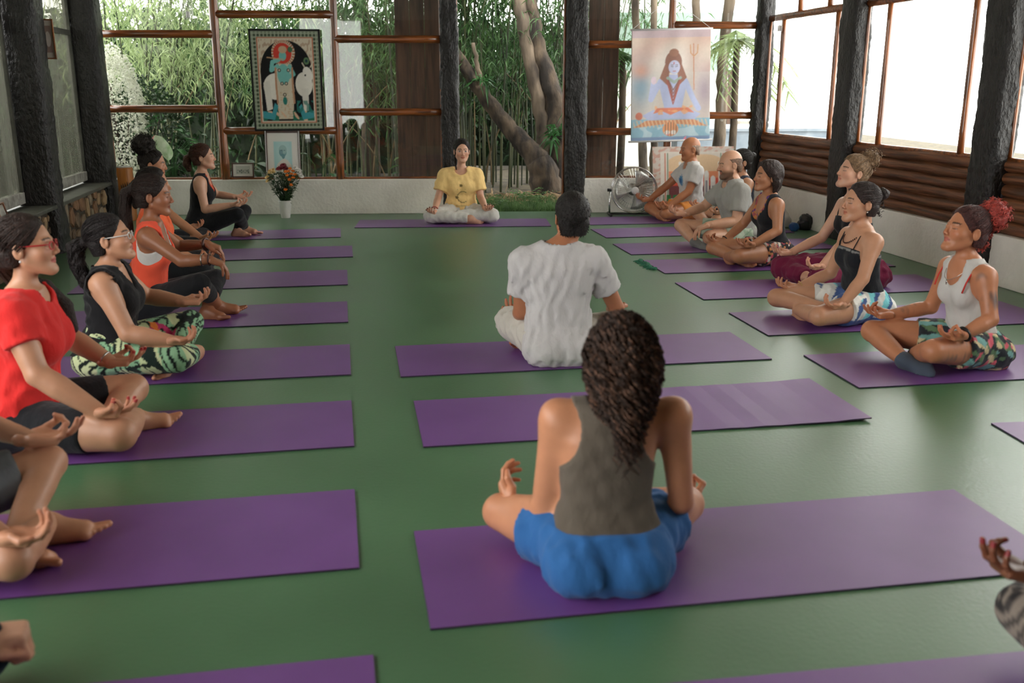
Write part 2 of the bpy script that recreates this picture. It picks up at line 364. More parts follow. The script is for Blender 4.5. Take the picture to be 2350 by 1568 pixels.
# ------------------------------------------------------------------ yoga mats
def mat_obj(corner_far, corner_near, sgn, label, length=2.0, ends=None, wavy=0.0, far=False):
    """mat from the two photo corners of its visible end; sgn=+1 runs to the right of them, -1 to the left"""
    f, nr = ground(*corner_far), ground(*corner_near); c = (f + nr) / 2
    a = math.atan2(-(f - nr)[0], (f - nr)[1]) * .4 + A10 * .6
    if ends is not None:
        e = (ground(*ends[0]) + ground(*ends[1])) / 2; q = (e - c) * sgn; a = math.atan2(q[1], q[0]); length = float(np.linalg.norm(e - c))
    if far: c = f + np.array([math.sin(a), -math.cos(a), 0]) * .305
    nx, ny = 24, 5; w = .61; T = .006
    g = [[(sgn * length * i / nx - 0, w * (j / ny - .5)) for j in range(ny + 1)] for i in range(nx + 1)]
    vs = []; 
    for lay in (0, 1):
        for i in range(nx + 1):
            for j in range(ny + 1):
                x, y = g[i][j]; z = T if lay else 0.0
                if wavy: t = max(0, abs(x) / length - .55) / .45; z += lay * 0 + wavy * t * (.5 + .5 * math.sin(abs(x) * 34)) + (t ** 8) * .01
                vs.append((x, y, z))
    N1 = (nx + 1) * (ny + 1); id = lambda l, i, j: l * N1 + i * (ny + 1) + j
    top = [(id(1, i, j), id(1, i + 1, j), id(1, i + 1, j + 1), id(1, i, j + 1)) for i in range(nx) for j in range(ny)]
    bot = [tuple(q - N1 for q in reversed(t)) for t in top]
    side = []
    for i in range(nx): side += [(id(0, i, 0), id(0, i + 1, 0), id(1, i + 1, 0), id(1, i, 0)), (id(0, i + 1, ny), id(0, i, ny), id(1, i, ny), id(1, i + 1, ny))]
    for j in range(ny): side += [(id(0, 0, j + 1), id(0, 0, j), id(1, 0, j), id(1, 0, j + 1)), (id(0, nx, j), id(0, nx, j + 1), id(1, nx, j + 1), id(1, nx, j))]
    if sgn < 0: top, bot, side = [t[::-1] for t in top], [t[::-1] for t in bot], [t[::-1] for t in side]
    mb = MB(); mb.add(vs, top + bot + side); me = mb.mesh('yoga_mat'); me.materials.append(MT['purple']); me.materials.append(MT['purple_edge'])
    for k in range(len(top) + len(bot), len(me.polygons)): me.polygons[k].material_index = 1
    o = link('yoga_mat', me); o.location = (c[0], c[1], .001); o.rotation_euler = (0, 0, a)
    return tag(o, label, 'mat', 'purple yoga mats')
MATS = dict(
    L1=((782, 525), (782, 546), -1, 'purple yoga mat under the woman in black leggings by the flower vase'),
    L2=((808, 565), (810, 591), -1, 'purple yoga mat under the woman with the curly topknot'),
    L3=((797, 620), (798, 656), -1, 'purple yoga mat under the orange V-neck shirt, third from the flower vase'),
    L4=((797, 693), (799, 742), -1, 'purple yoga mat under the woman in the coral tank top'),
    L5=((803, 792), (805, 863), -1, 'purple yoga mat under the woman in leaf-print leggings'),
    L6=((805, 921), (815, 1028), -1, 'purple yoga mat under the woman in the red T-shirt'),
    L7=((812, 1126), (827, 1308), -1, 'purple yoga mat under the person in grey shorts at the left edge'),
    L8=((857, 1508), (880, 1790), -1, 'purple yoga mat cut off by the bottom edge at the left'),
    R1=((1330, 500), (1353, 518), 1, 'purple yoga mat under the bald man in the white T-shirt'),
    R2=((1355, 527), (1392, 547), 1, 'purple yoga mat between the two bald men'),
    R3=((1406, 561), (1449, 586), 1, 'purple yoga mat under the bearded man in the grey T-shirt'),
    R4=((1476, 598), (1525, 630), 1, 'purple yoga mat with the green fringe at its end'),
    R5=((1549, 650), (1615, 690), 1, 'purple yoga mat under the woman in maroon trousers'),
    R6=((1671, 719), (1765, 773), 1, 'purple yoga mat under the woman with the bead necklace'),
    R7=((1847, 818), (1968, 892), 1, 'purple yoga mat under the red-haired woman'),
    R8=((2274, 974), (2392, 1060), 1, 'purple yoga mat with only a corner showing at the right edge'),
)
for k, (a, b, s, lb) in MATS.items(): mat_obj(a, b, s, lb, far=k in ('L8', 'R8'))
mat_obj((820, 506), (820, 524), 1, 'purple yoga mat under the teacher in the yellow T-shirt', ends=((1246, 503), (1272, 520)))
mat_obj((900, 797), (927, 867), 1, 'purple yoga mat under the man in the white T-shirt seen from behind', ends=((1668, 764), (1778, 826)))
mat_obj((942, 922), (980, 1030), 1, 'empty purple yoga mat with a rippled right end in mid floor', ends=((1850, 876), (2007, 967)), wavy=.006)
mat_obj((950, 1222), (988, 1450), 1, 'purple yoga mat under the curly-haired woman in blue shorts')
mat_obj((1130, 1611), (1170, 1900), 1, 'purple yoga mat cut off by the bottom edge at the right', far=True)
# ------------------------------------------------------------------ garden behind the back wall
MT.update(
    soil=M('garden_soil', L(52, 46, 36), .95, c2=L(84, 76, 56), ns=6, bump=.6, bs=12),
    grass=M('grass_blades', L(62, 92, 50), .6, c2=L(108, 140, 84), ns=8, trans=.35),
    culm=M('bamboo_culm', L(36, 48, 27), .45, c2=L(78, 82, 50), ns=3, st=(1, 1, .4)),
    culm_dry=M('dry_bamboo_culm', L(92, 78, 54), .6, c2=L(140, 120, 86), ns=3),
    bleaf=M('bamboo_leaf', L(42, 76, 38), .5, c2=L(86, 122, 68), ns=3, trans=.33),
    bleaf_pale=M('pale_bamboo_leaf', L(100, 124, 76), .5, c2=L(176, 192, 140), ns=3, trans=.45),
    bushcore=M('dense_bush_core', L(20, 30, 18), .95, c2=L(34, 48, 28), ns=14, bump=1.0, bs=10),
    dleaf=M('dark_leaf', L(26, 48, 26), .4, c2=L(52, 84, 46), ns=4, trans=.25),
    mleaf=M('glossy_leaf', L(40, 86, 44), .3, c2=L(70, 120, 66), ns=4, trans=.3),
    wleaf=M('white_blossom', L(236, 236, 226), .6, c2=L(210, 214, 196), ns=14, trans=.3),
    bark=M('tree_bark', L(36, 30, 25), .9, c2=L(96, 82, 66), ns=7, st=(1, 1, .35), lo=.4, hi=.7, bump=1.0, bs=16),
    bark_grey=M('grey_tree_bark', L(58, 50, 43), .9, c2=L(122, 108, 92), ns=6, st=(1, 1, .3), bump=1.0, bs=16),
    straw=M('dry_leaf_litter', L(136, 112, 84), .8, c2=L(190, 164, 130), ns=20, trans=.2),
    plank=M('dark_door_plank', L(62, 44, 34), .6, c2=L(96, 70, 54), ns=5, st=(5, 5, .4), bump=.2, bs=10),
    hut_white=M('white_painted_wall', L(226, 226, 220), .8),
    hut_green=M('pale_green_awning', L(150, 172, 160), .7, c2=L(166, 186, 174), ns=2),
    deck=M('grey_deck_board', L(112, 124, 136), .7, c2=L(136, 146, 156), ns=4, st=(1, 8, 1)),
    caladium=M('caladium_leaf', L(216, 226, 200), .45, c2=L(150, 186, 130), ns=9, trans=.4),
    anth=M('pink_flower', L(226, 120, 130), .4),
)
mb = MB(); mb.obox(PB, EB, NB, Z3, -14, 16, .12, 34, -.16, -.06)
tag(mb.build('ground', MT['soil']), 'dark garden soil outside the back wall', kind='structure')
mb = MB(); mb.obox(PL, DV, NV, Z3, -16, 3, -9, -.36, -.16, -.06); tag(mb.build('ground', MT['soil']), 'dark garden soil outside the left windows', kind='structure')
mb = MB(); mb.obox(PR, DV, NV, Z3, -16, 3, .17, 2.2, -.16, -.06); tag(mb.build('ground', M('pale_paving', L(196, 194, 186), .9, c2=L(210, 208, 200), ns=2)), 'pale paving outside the right windows', kind='structure')

def leafmesh(name, centers, dirs, lens, wids, mat, parent=None, droop=.25, smooth=False):
    """every leaf is a folded blade of four triangles"""
    n = len(centers); c = np.asarray(centers); d = np.asarray(dirs); d = d / (np.linalg.norm(d, axis=1, keepdims=True) + 1e-9)
    up = RNG.normal(size=(n, 3)); s = np.cross(d, up); s /= np.linalg.norm(s, axis=1, keepdims=True) + 1e-9
    nn = np.cross(s, d); l = np.asarray(lens)[:, None]; w = np.asarray(wids)[:, None]
    tip = c + d * l; tip[:, 2] -= (droop * l)[:, 0]
    mid = c + d * l * .45 + nn * w * .25; V = np.stack([c, mid + s * w * .5, mid - s * w * .5, tip, c + d * l * .5], 1).reshape(-1, 3)
    b = (np.arange(n) * 5)[:, None]; F = np.concatenate([b + [0, 1, 4], b + [4, 1, 3], b + [0, 4, 2], b + [4, 3, 2]], 0)
    return link(name, mesh_np(name, V, F, smooth), mat, parent)
def gauss(n, c, s): return np.asarray(c)[None] + RNG.normal(size=(n, 3)) * np.asarray(s)[None]

def bamboo(label, cx, cy, n, spread, hgt, leaf, nleaf, zleaf, lean=(0, 0), dry=.15, lsz=.17):
    root = tag(empty('bamboo_clump', (cx, cy, -.06)), label, 'bamboo', 'bamboo clumps behind the hall'); cen = []
    for i in range(n):
        bx, by = random.gauss(0, spread), random.gauss(0, spread * .55); h = hgt * random.uniform(.75, 1.1); r = random.uniform(.011, .022)
        lx, ly = random.gauss(lean[0], .5), random.gauss(lean[1], .35); pts = []; isdry = random.random() < dry
        if isdry: h *= .4
        for k in range(8):
            t = k / 7; pts.append((bx + lx * t ** 1.8, by + ly * t ** 1.8, h * t * (1 - .06 * t * abs(lx))))
        mb = MB(); rad = [r * (1 - .55 * k / 7) for k in range(8)]; mb.sweep(pts, rad, n=5, cap=False); mb.build('culm', MT['culm_dry' if isdry else 'culm'], root, smooth=True)
        cen += [p for p in pts[3:]] if not isdry else []
    cen = np.array(cen); ii = RNG.integers(0, len(cen), nleaf)
    # leaves hang in sprays from side twigs
    ns = nleaf // 9; tw = cen[RNG.integers(0, len(cen), ns)] + RNG.normal(size=(ns, 3)) * [spread * .9, spread * .5, .35]
    C = np.repeat(tw, 9, 0) + RNG.normal(size=(ns * 9, 3)) * [.09, .09, .12]
    keep = C[:, 2] > zleaf + RNG.normal(size=len(C)) * .25; C = C[keep]
    D = RNG.normal(size=(len(C), 3)) * [.8, .8, .3] + [0, 0, -.75]
    o = leafmesh('foliage', C, D, RNG.uniform(.6, 1.3, len(C)) * lsz, RNG.uniform(.014, .026, len(C)), MT[leaf], root); o['kind'] = 'stuff'
    return root
bamboo('pale feathery bamboo filling the window beside the left corner', -5.2, 14.6, 26, .8, 4.4, 'bleaf_pale', 9000, 1.35, lean=(.5, -.5))
bamboo('green bamboo behind the dark tapestry window', -2.9, 14.8, 30, .75, 4.6, 'bleaf', 9000, .95, lean=(.2, -.4))
bamboo('dense bamboo behind the window left of the teacher', -1.0, 14.6, 36, .6, 4.8, 'bleaf', 9000, 1.0, lean=(.1, -.3))
bamboo('thick bamboo stand seen through the open doorway', .55, 15.6, 90, .75, 5.0, 'bleaf', 10000, 1.15, lean=(.0, -.2), dry=.25, lsz=.15)
# dark hedge rows that close the view
def hedge(label, p, along, length, depth, h, n, mat, size=.12, core=True):
    root = tag(empty('hedge', tuple(p)), label, 'hedge'); nrm = np.cross(Z3, along)
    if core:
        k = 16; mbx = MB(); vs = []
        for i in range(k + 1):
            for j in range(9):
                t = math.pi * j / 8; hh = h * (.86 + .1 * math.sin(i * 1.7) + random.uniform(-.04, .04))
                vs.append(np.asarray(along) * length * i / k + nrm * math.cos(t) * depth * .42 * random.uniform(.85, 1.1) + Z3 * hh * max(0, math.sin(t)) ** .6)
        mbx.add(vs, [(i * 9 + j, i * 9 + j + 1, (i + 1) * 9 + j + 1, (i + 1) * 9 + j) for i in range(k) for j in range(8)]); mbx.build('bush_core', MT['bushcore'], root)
    t = RNG.uniform(0, 1, n); a = RNG.uniform(0, math.pi, n)
    C = (np.asarray(along)[None] * (t * length)[:, None] + nrm[None] * (np.cos(a) * depth * .48)[:, None] + Z3[None] * (np.clip(np.sin(a), 0, 1) ** .6 * h * RNG.uniform(.8, 1.03, n))[:, None])
    o = leafmesh('foliage', C, RNG.normal(size=(n, 3)), RNG.uniform(.6, 1.3, n) * size, RNG.uniform(.3, .5, n) * size, MT[mat], root); o['kind'] = 'stuff'
    return root
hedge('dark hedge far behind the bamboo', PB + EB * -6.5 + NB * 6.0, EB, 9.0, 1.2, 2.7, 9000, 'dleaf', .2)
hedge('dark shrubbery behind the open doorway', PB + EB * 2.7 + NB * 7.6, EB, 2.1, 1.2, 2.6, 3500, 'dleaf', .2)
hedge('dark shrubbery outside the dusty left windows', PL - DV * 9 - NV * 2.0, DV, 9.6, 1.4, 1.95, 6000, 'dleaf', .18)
# white flowering bush and broad leaf shrubs behind the left window
def bush(name, label, c, r, n, mat, size, ratio=.5, stems=5, cat='shrub', droop=.25):
    root = tag(empty(name, (c[0], c[1], -.06)), label, cat)
    for i in range(stems):
        a = random.uniform(0, 6.28); e = np.array([math.cos(a) * r[0] * .6, math.sin(a) * r[1] * .6, r[2] * random.uniform(1.0, 1.7)])
        mb = MB(); mb.sweep([(0, 0, 0), e * [.3, .3, .5], e], [.02, .014, .006], n=5); mb.build('stem', MT['bark'], root, smooth=True)
    q = RNG.normal(size=(n, 3)); q /= np.linalg.norm(q, axis=1, keepdims=True); q *= RNG.uniform(.55, 1.0, (n, 1)) ** .5
    C = q * np.asarray(r) + [0, 0, r[2] * 1.05]
    o = leafmesh('foliage', C, q + RNG.normal(size=(n, 3)) * .5, RNG.uniform(.7, 1.3, n) * size, RNG.uniform(.8, 1.2, n) * size * ratio, MT[mat], root, droop); o['kind'] = 'stuff'
    return root
q = BW(300, 400, 1.0)
bush('flowering_bush', 'bush covered in small white blossom beside the corner pillar', BW(285, 420, .9), (.33, .3, .98), 5200, 'wleaf', .045, .8)
bush('flowering_bush', 'dark leafy bush just behind the white blossom', BW(345, 420, 1.3), (.5, .35, .8), 2600, 'dleaf', .07, .6)
def broadleaf(label, p, h, leaves, mat, size, name='leafy_plant', stem=True):
    root = tag(empty(name, tuple(p)), label, 'plant'); p0 = np.zeros(3)
    for i in range(leaves):
        a = random.uniform(0, 6.28); t = random.uniform(.3, 1.0); rr = random.uniform(.12, .34) * (1.2 - t * .5)
        tip = np.array([math.cos(a) * rr, math.sin(a) * rr, h * t]); mb = MB()
        mb.sweep([(0, 0, 0), (tip[0] * .35, tip[1] * .35, h * t * .8), tuple(tip)], [.006, .005, .003], n=4); st = mb.build('stalk', MT['mleaf'], root)
        d = np.array([math.cos(a), math.sin(a), random.uniform(-.5, .2)]); d /= np.linalg.norm(d); s = np.cross(d, Z3); s /= np.linalg.norm(s); nn = np.cross(s, d)
        sz = size * random.uniform(.7, 1.2); V = []; m = 6
        for k in range(m + 1):
            u = k / m; wv = math.sin(math.pi * u ** .75) * .3 * sz
            for q in (-1, 0, 1): V.append(tip + d * sz * u + s * wv * q + nn * (abs(q) * wv * .35 - .25 * sz * u * u))
        mb = MB(); mb.add(V, [(k * 3 + q, k * 3 + q + 1, k * 3 + q + 4, k * 3 + q + 3) for k in range(m) for q in range(2)]); mb.build('leaf', MT[mat], st, smooth=True)
    return root
broadleaf('glossy dark broad-leaved plant behind the left window, right of the white blossom', BW(395, 425, 1.0) * [1, 1, 0], 1.15, 26, 'mleaf', .17)
broadleaf('tall glossy shrub right of the pale spotted leaves', BW(445, 425, 1.2) * [1, 1, 0], .9, 22, 'dleaf', .2)
broadleaf('low bush of dark leaves under the tapestry window', BW(560, 425, 1.1) * [1, 1, 0], .6, 16, 'dleaf', .22)
broadleaf('small five-fingered plant right of the portrait', BW(735, 425, .6) * [1, 1, 0], .72, 14, 'mleaf', .14)
broadleaf('pale green sapling leaning behind the window left of the teacher', BW(955, 425, .8) * [1, 1, 0], .62, 14, 'bleaf', .13)
cl = tag(empty('caladium', tuple(BW(365, 425, .55) * [1, 1, 0])), 'caladium with big pale heart-shaped leaves and a pink flower', 'plant')
for dx, dz, sz, tl in ((-.10, .80, .26, .4), (.12, .80, .34, -.35), (-.05, .18, .3, -.4), (.18, .2, .26, .3), (-.25, .12, .2, .2)):
    mb = MB(); mb.sweep([(0, 0, 0), (dx * .5, -.03, dz * .6), (dx, -.05, dz)], [.008, .006, .004], n=5); st = mb.build('stalk', MT['mleaf'], cl)
    V = []; m = 8
    for k in range(m + 1):
        u = k / m; wv = (math.sin(math.pi * min(1, u * 1.0 + .12)) ** .8) * .34 * sz
        for q in (-1, 0, 1): V.append((dx + math.sin(tl) * sz * (.25 - u) + q * wv * math.cos(tl), -.05 - .04 * abs(q) - .08 * u, dz + math.cos(tl) * sz * (.25 - u) - q * wv * math.sin(tl) * -1))
    mb = MB(); mb.add(V, [(k * 3 + q, k * 3 + q + 1, k * 3 + q + 4, k * 3 + q + 3) for k in range(m) for q in range(2)]); mb.build('leaf', MT['caladium'], st, smooth=True)
mb = MB(); mb.sweep([(0, 0, .1), (.02, -.04, .5), (.0, -.06, .82)], [.006, .005, .004], n=5); st = mb.build('stalk', MT['mleaf'], cl)
mb = MB(); mb.sweep([(0, -.06, .80), (.01, -.07, .84), (.03, -.08, .89)], [.012, .03, .004], n=7, flat=.4); mb.build('flower', MT['anth'], st, smooth=True)

# leaning tree in the doorway view
def limb(pts, rads, mat, parent, name='trunk'):
    mb = MB(); P = [np.asarray(p, float) for p in pts]; out = []; rr = []
    for i in range(len(P) - 1):
        for k in range(6):
            t = k / 6; out.append(P[i] * (1 - t) + P[i + 1] * t + RNG.normal(size=3) * .008); rr.append(rads[i] * (1 - t) + rads[i + 1] * t)
    out.append(P[-1]); rr.append(rads[-1]); mb.sweep(out, rr, n=12, jit=.07); return mb.build(name, mat, parent, smooth=True)
G = lambda px, py, off=2.2: BW(px, py, off)
b0 = G(1262, 452); b0[2] = -.1
tr = tag(empty('leaning_tree', tuple(b0)), 'forked dark tree leaning across the open doorway view', 'tree'); q = lambda px, py, off=2.2: G(px, py, off) - b0
limb([(0, 0, 0), q(1245, 385), q(1215, 345, 2.3), q(1173, 300, 2.4), q(1115, 224, 2.5), q(1056, 138, 2.6), q(1000, 60, 2.7)], [.26, .2, .15, .12, .10, .085, .07], MT['bark'], tr)
limb([(.02, .05, 0), q(1257, 380, 2.5), q(1245, 290, 2.6), q(1225, 180, 2.7), q(1205, 80, 2.8), q(1185, -30, 2.9)], [.2, .14, .10, .095, .10, .09], MT['bark_grey'], tr)
limb([(.1, .1, 0), q(1285, 330, 2.6), q(1268, 220, 2.7), q(1235, 120, 2.8), q(1215, 0, 2.9)], [.2, .2, .15, .12, .10], MT['bark'], tr)
limb([q(1102, 200, 2.5), q(1098, 160, 2.5), q(1086, 98, 2.5)], [.04, .035, .025], MT['bark_grey'], tr, 'branch')
for (px, py, off) in ((1110, 185, 2.45), (1270, 315, 2.3), (1280, 300, 2.4)):
    c = q(px, py, off); n = 26
    o = leafmesh('epiphyte', c[None] + RNG.normal(size=(n, 3)) * .03, RNG.normal(size=(n, 3)) * [1, .6, .6] + [0, -.3, .1], RNG.uniform(.12, .3, n), RNG.uniform(.02, .05, n), MT['mleaf'], tr, .4)
# right side trees beyond the scroll window
def simple_tree(label, pts, rads, mat='bark_grey'):
    p0 = np.asarray(pts[0], float).copy(); p0[2] = -.1
    t = tag(empty('tree', tuple(p0)), label, 'tree', 'trees beyond the scroll window'); limb([np.asarray(p) - p0 for p in pts], rads, MT[mat], t); return t
for i, (xb, xt, off, r, lb) in enumerate(((1480, 1455, 2.2, .055, 'tree trunk just left of the bright scroll'), (1500, 1500, 3.0, .05, 'straight tree trunk rising above the middle of the scroll'),
        (1575, 1605, 2.6, .06, 'stout tree trunk rising right of the scroll post'), (1640, 1680, 2.4, .08, 'leaning trunk above the right end of the scroll'))):
    g = BW(xb, 440, off); g[2] = -.1; simple_tree(lb, [g, BW((xb * 2 + xt) / 3, 280, off), BW((xb + xt) / 2, 140, off), BW(xt, -60, off)], [r * 1.3, r, r, r * .9])
def palm(label, p, h, n, size, mat='bleaf'):
    root = tag(empty('palm', tuple(p)), label, 'palm')
    mb = MB(); mb.sweep([(0, 0, 0), (.02, 0, h * .5), (0, 0, h)], [.06, .05, .04], n=8, jit=.1); mb.build('trunk', MT['bark'], root, smooth=True)
    for i in range(n):
        a = 6.28 * i / n + random.uniform(-.3, .3); e = random.uniform(-.3, .7); pts = []
        for k in range(7):
            t = k / 6; pts.append(np.array([math.cos(a) * size * t, math.sin(a) * size * t, h + e * size * t - .8 * size * t * t]))
        mb = MB(); mb.sweep(pts, [.012 * (1 - .12 * k) for k in range(7)], n=4, cap=False)
        for k in range(1, 7):
            for sgn in (-1, 1):
                for m2 in (0, .5):
                    p0 = pts[k - 1] * (1 - m2) + pts[k] * m2; d = pts[k] - pts[k - 1]; d /= np.linalg.norm(d); s = np.cross(d, Z3) * sgn; s /= np.linalg.norm(s) + 1e-9
                    e2 = p0 + (s * .8 + d * .7) * size * .35 - Z3 * size * .12; w = np.cross(s, d) * .012 + d * .014
                    mb.add([p0 - w, p0 + w, e2], [(0, 1, 2)])
        mb.build('frond', MT[mat], root)
    return root
g = BW(1672, 440, 1.4); g[2] = -.06; palm('palm with drooping fronds behind the rightmost garden window', g, 2.1, 11, .9, 'bleaf_pale')
g = BW(1420, 440, 1.6); g[2] = -.06; palm('palm with long upright leaves left of the bright scroll', g, 1.9, 9, .8)
# white hut, awning and deck beyond the right windows
hut = tag(empty('garden_hut', tuple(BW(1560, 440, 6.0) * [1, 1, 0])), 'white garden hut with a pale green awning and dark posts', 'hut')
mb = MB(); mb.obox((0, 0, 0), EB, NB, Z3, -1.6, 1.1, 1.6, 1.8, -.1, 3.6); mb.build('wall', MT['hut_white'], hut)
mb = MB(); mb.obox((0, 0, 1.75), EB, NB, np.array([0, -.25, .97]), -1.5, 1.1, .5, .54, 0, 1.0); mb.build('awning', MT['hut_green'], hut)
for x in (-1.35, -1.05, .3, .95):
    mb = MB(); mb.obox((0, 0, 0), EB, NB, Z3, x, x + .11, .6, .7, -.1, 2.5); mb.build('post', MT['plank'], hut)
g = BW(1690, 440, 4.2); dk = tag(empty('deck', (g[0], g[1], -.06)), 'blue-grey slatted deck behind the rightmost garden window', 'deck')
for i in range(9):
    mb = MB(); mb.obox((0, 0, 0), EB, NB, Z3, -1.2, 1.4, -.9 + i * .2, -.72 + i * .2, .86, .90); mb.build('board', MT['deck'], dk)
mb = MB(); mb.obox((0, 0, 0), EB, NB, Z3, -1.2, 1.4, -.88, .85, 0.0, .86); mb.build('base', MT['deck'], dk)
# two dark plank door leaves folded back outside against the windows
for px0, px1, lb, nm in ((916, 1014, 'dark plank door leaf folded back left of the doorway', 'door_2'), (1344, 1412, 'dark plank door leaf folded back right of the doorway', 'door_3')):
    ua, ub = bu(px0, 411, .3)[0], bu(px1, 411, .3)[0]; d = tag(empty(nm), lb, kind='structure'); k = 3 if px1 - px0 > 80 else 2
    for i in range(k):
        a, b = ua + (ub - ua) * i / k, ua + (ub - ua) * (i + 1) / k
        mb = MB(); mb.obox(PB, EB, NB, Z3, a + .002, b - .002, .28, .31, .02, 3.0); mb.build('plank', MT['plank'], d, bevel=.003)
    for z in (.5, 1.55, 2.6):
        mb = MB(); mb.obox(PB, EB, NB, Z3, ua, ub, .31, .335, z, z + .12); mb.build('crosspiece', MT['plank'], d)
# grass, ferns and litter just outside the doorway
n = 5200; uu = RNG.uniform(2.75, 4.1, n); vv = RNG.uniform(.2, 1.5, n)
C = PB[None] + EB[None] * uu[:, None] + NB[None] * vv[:, None]; C[:, 2] = -.06
o = leafmesh('grass', C, RNG.normal(size=(n, 3)) * [.5, .5, .1] + [0, 0, 1], RNG.uniform(.07, .2, n), RNG.uniform(.006, .012, n), MT['grass'], droop=.1)
tag(o, 'short green grass just outside the open doorway', 'grass', kind='stuff')
n = 700; C = BW(1185, 432, 1.5)[None] * [1, 1, 0] + RNG.normal(size=(n, 3)) * [.5, .28, 0] + [0, 0, -.02]; C[:, 2] += RNG.uniform(0, .06, n)
tag(leafmesh('leaf_litter', C, RNG.normal(size=(n, 3)) * [1, 1, .15], RNG.uniform(.06, .2, n), RNG.uniform(.015, .04, n), MT['straw'], droop=0), 'pale dry leaf litter at the foot of the bamboo', 'leaves', kind='stuff')
for px, py, off, lb in ((1215, 415, 1.2, 'fern at the foot of the leaning tree'), (1120, 455, .5, 'feathery fern beside the teacher in the doorway')):
    g = BW(px, py, off); g[2] = -.06; f = tag(empty('fern', tuple(g)), lb, 'fern')
    for i in range(10):
        a = 6.28 * i / 10 + random.uniform(-.2, .2); s = random.uniform(.25, .4); pts = [np.array([math.cos(a) * s * t, math.sin(a) * s * t, s * 1.3 * t - s * .75 * t * t]) for t in np.linspace(0, 1, 8)]
        C = np.repeat(np.array(pts[1:]), 2, 0); dd = np.repeat(np.diff(np.array(pts), axis=0), 2, 0); sd = np.cross(dd, Z3); sd /= np.linalg.norm(sd, axis=1, keepdims=True); sd[::2] *= -1
        leafmesh('frond', C, sd + dd * 3, np.repeat(np.linspace(.13, .03, 7), 2), np.full(14, .025), MT['grass'], f, .2)

# crowns added above the frame, out of view, to keep the garden in shade
def shade_crown(parent, blobs, nleaf, mat='dleaf'):
    mb = MB(); C = []
    for c, r in blobs:
        k = 10; V = []
        for i in range(k + 1):
            th = math.pi * i / k
            for j in range(14): ph = 6.2832 * j / 14; q = np.array([math.sin(th) * math.cos(ph), math.sin(th) * math.sin(ph), math.cos(th)]); V.append(np.asarray(c) + q * np.asarray(r) * random.uniform(.78, 1.0))
        mb.add(V, [(i * 14 + j, i * 14 + (j + 1) % 14, (i + 1) * 14 + (j + 1) % 14, (i + 1) * 14 + j) for i in range(k) for j in range(14)])
        q = RNG.normal(size=(nleaf, 3)); q /= np.linalg.norm(q, axis=1, keepdims=True); C.append(np.asarray(c) + q * np.asarray(r) * RNG.uniform(.85, 1.12, (nleaf, 1)))
    o = mb.build('shade_crown', MT[mat], parent); C = np.concatenate(C)
    f = leafmesh('foliage', C, RNG.normal(size=C.shape) + [0, 0, -.4], RNG.uniform(.12, .26, len(C)), RNG.uniform(.05, .1, len(C)), MT[mat], o); f['kind'] = 'stuff'
shade_crown(tr, [(np.array([x, y, z]), (1.15, .95, .5)) for x, y, z in ((-.9, .9, 4.3), (.4, 1.3, 4.5), (-.3, 2.6, 4.6), (.9, 3.2, 4.4))], 450)  # unseen foliage added over the leaning tree to darken the garden
ot = tag(empty('added_shade_tree', tuple(PB + EB * 1.35 + NB * 4.6)), 'big shade tree arching over the bamboo behind the tapestry window', 'tree')  # tree added only to hold foliage that blocks the sky
limb([(0, 0, -.1), (.05, -.1, 1.6), (-.1, -.3, 3.2), (-.3, -.6, 4.4)], [.16, .13, .11, .08], MT['bark'], ot)
shade_crown(ot, [(np.array([x, y, z]), (1.3, 1.1, .55)) for x, y, z in ((-.2, -1.2, 4.5), (-2.0, -1.0, 4.6), (.9, -.2, 4.6), (-1.0, .9, 4.7), (-2.9, .6, 4.7))], 450)
# ------------------------------------------------------------------ people: one smooth surface per body, from blended distance fields
MT.update(
    skin=M('skin', attr=True, c2=(.93, 1.05), ns=18, r=.43, spec=.45, bump=.04, bs=140),
    cloth=M('cotton_fabric', attr=True, c2=(.94, 1.04), ns=10, r=.85, spec=.2, bump=.55, bs=16, bst=(1, 1, .6), sheen=.1),
    hairm=M('hair', attr=True, c2=(.55, 1.5), ns=90, r=.55, spec=.3, bump=.5, bs=120),
    bead=M('dark_bead', L(70, 34, 26), .3), steel=M('steel', L(190, 188, 184), .25, metal=1.0), black=M('black_plastic', L(22, 22, 24), .4),
    red_plastic=M('red_plastic', L(176, 30, 38), .3), white_plastic=M('white_plastic', L(214, 214, 214), .3), lens=glass_mat('spectacle_lens'),
)
def axis(lo, hi, h, fl=None, fh=None, hf=None):
    if fl is None: return np.arange(lo, hi + h, h)
    fl, fh = max(lo, fl), min(hi, fh)
    a = np.arange(fl, lo - h, -h)[::-1][:-1] if fl > lo else np.zeros(0)
    b = np.arange(fl, fh, hf); c = np.arange(fh, hi + h, h)
    return np.concatenate([a, b, c])
def smin(a, b, k):
    h = np.maximum(k - np.abs(a - b), 0) / k
    return np.minimum(a, b) - h * h * k * .25
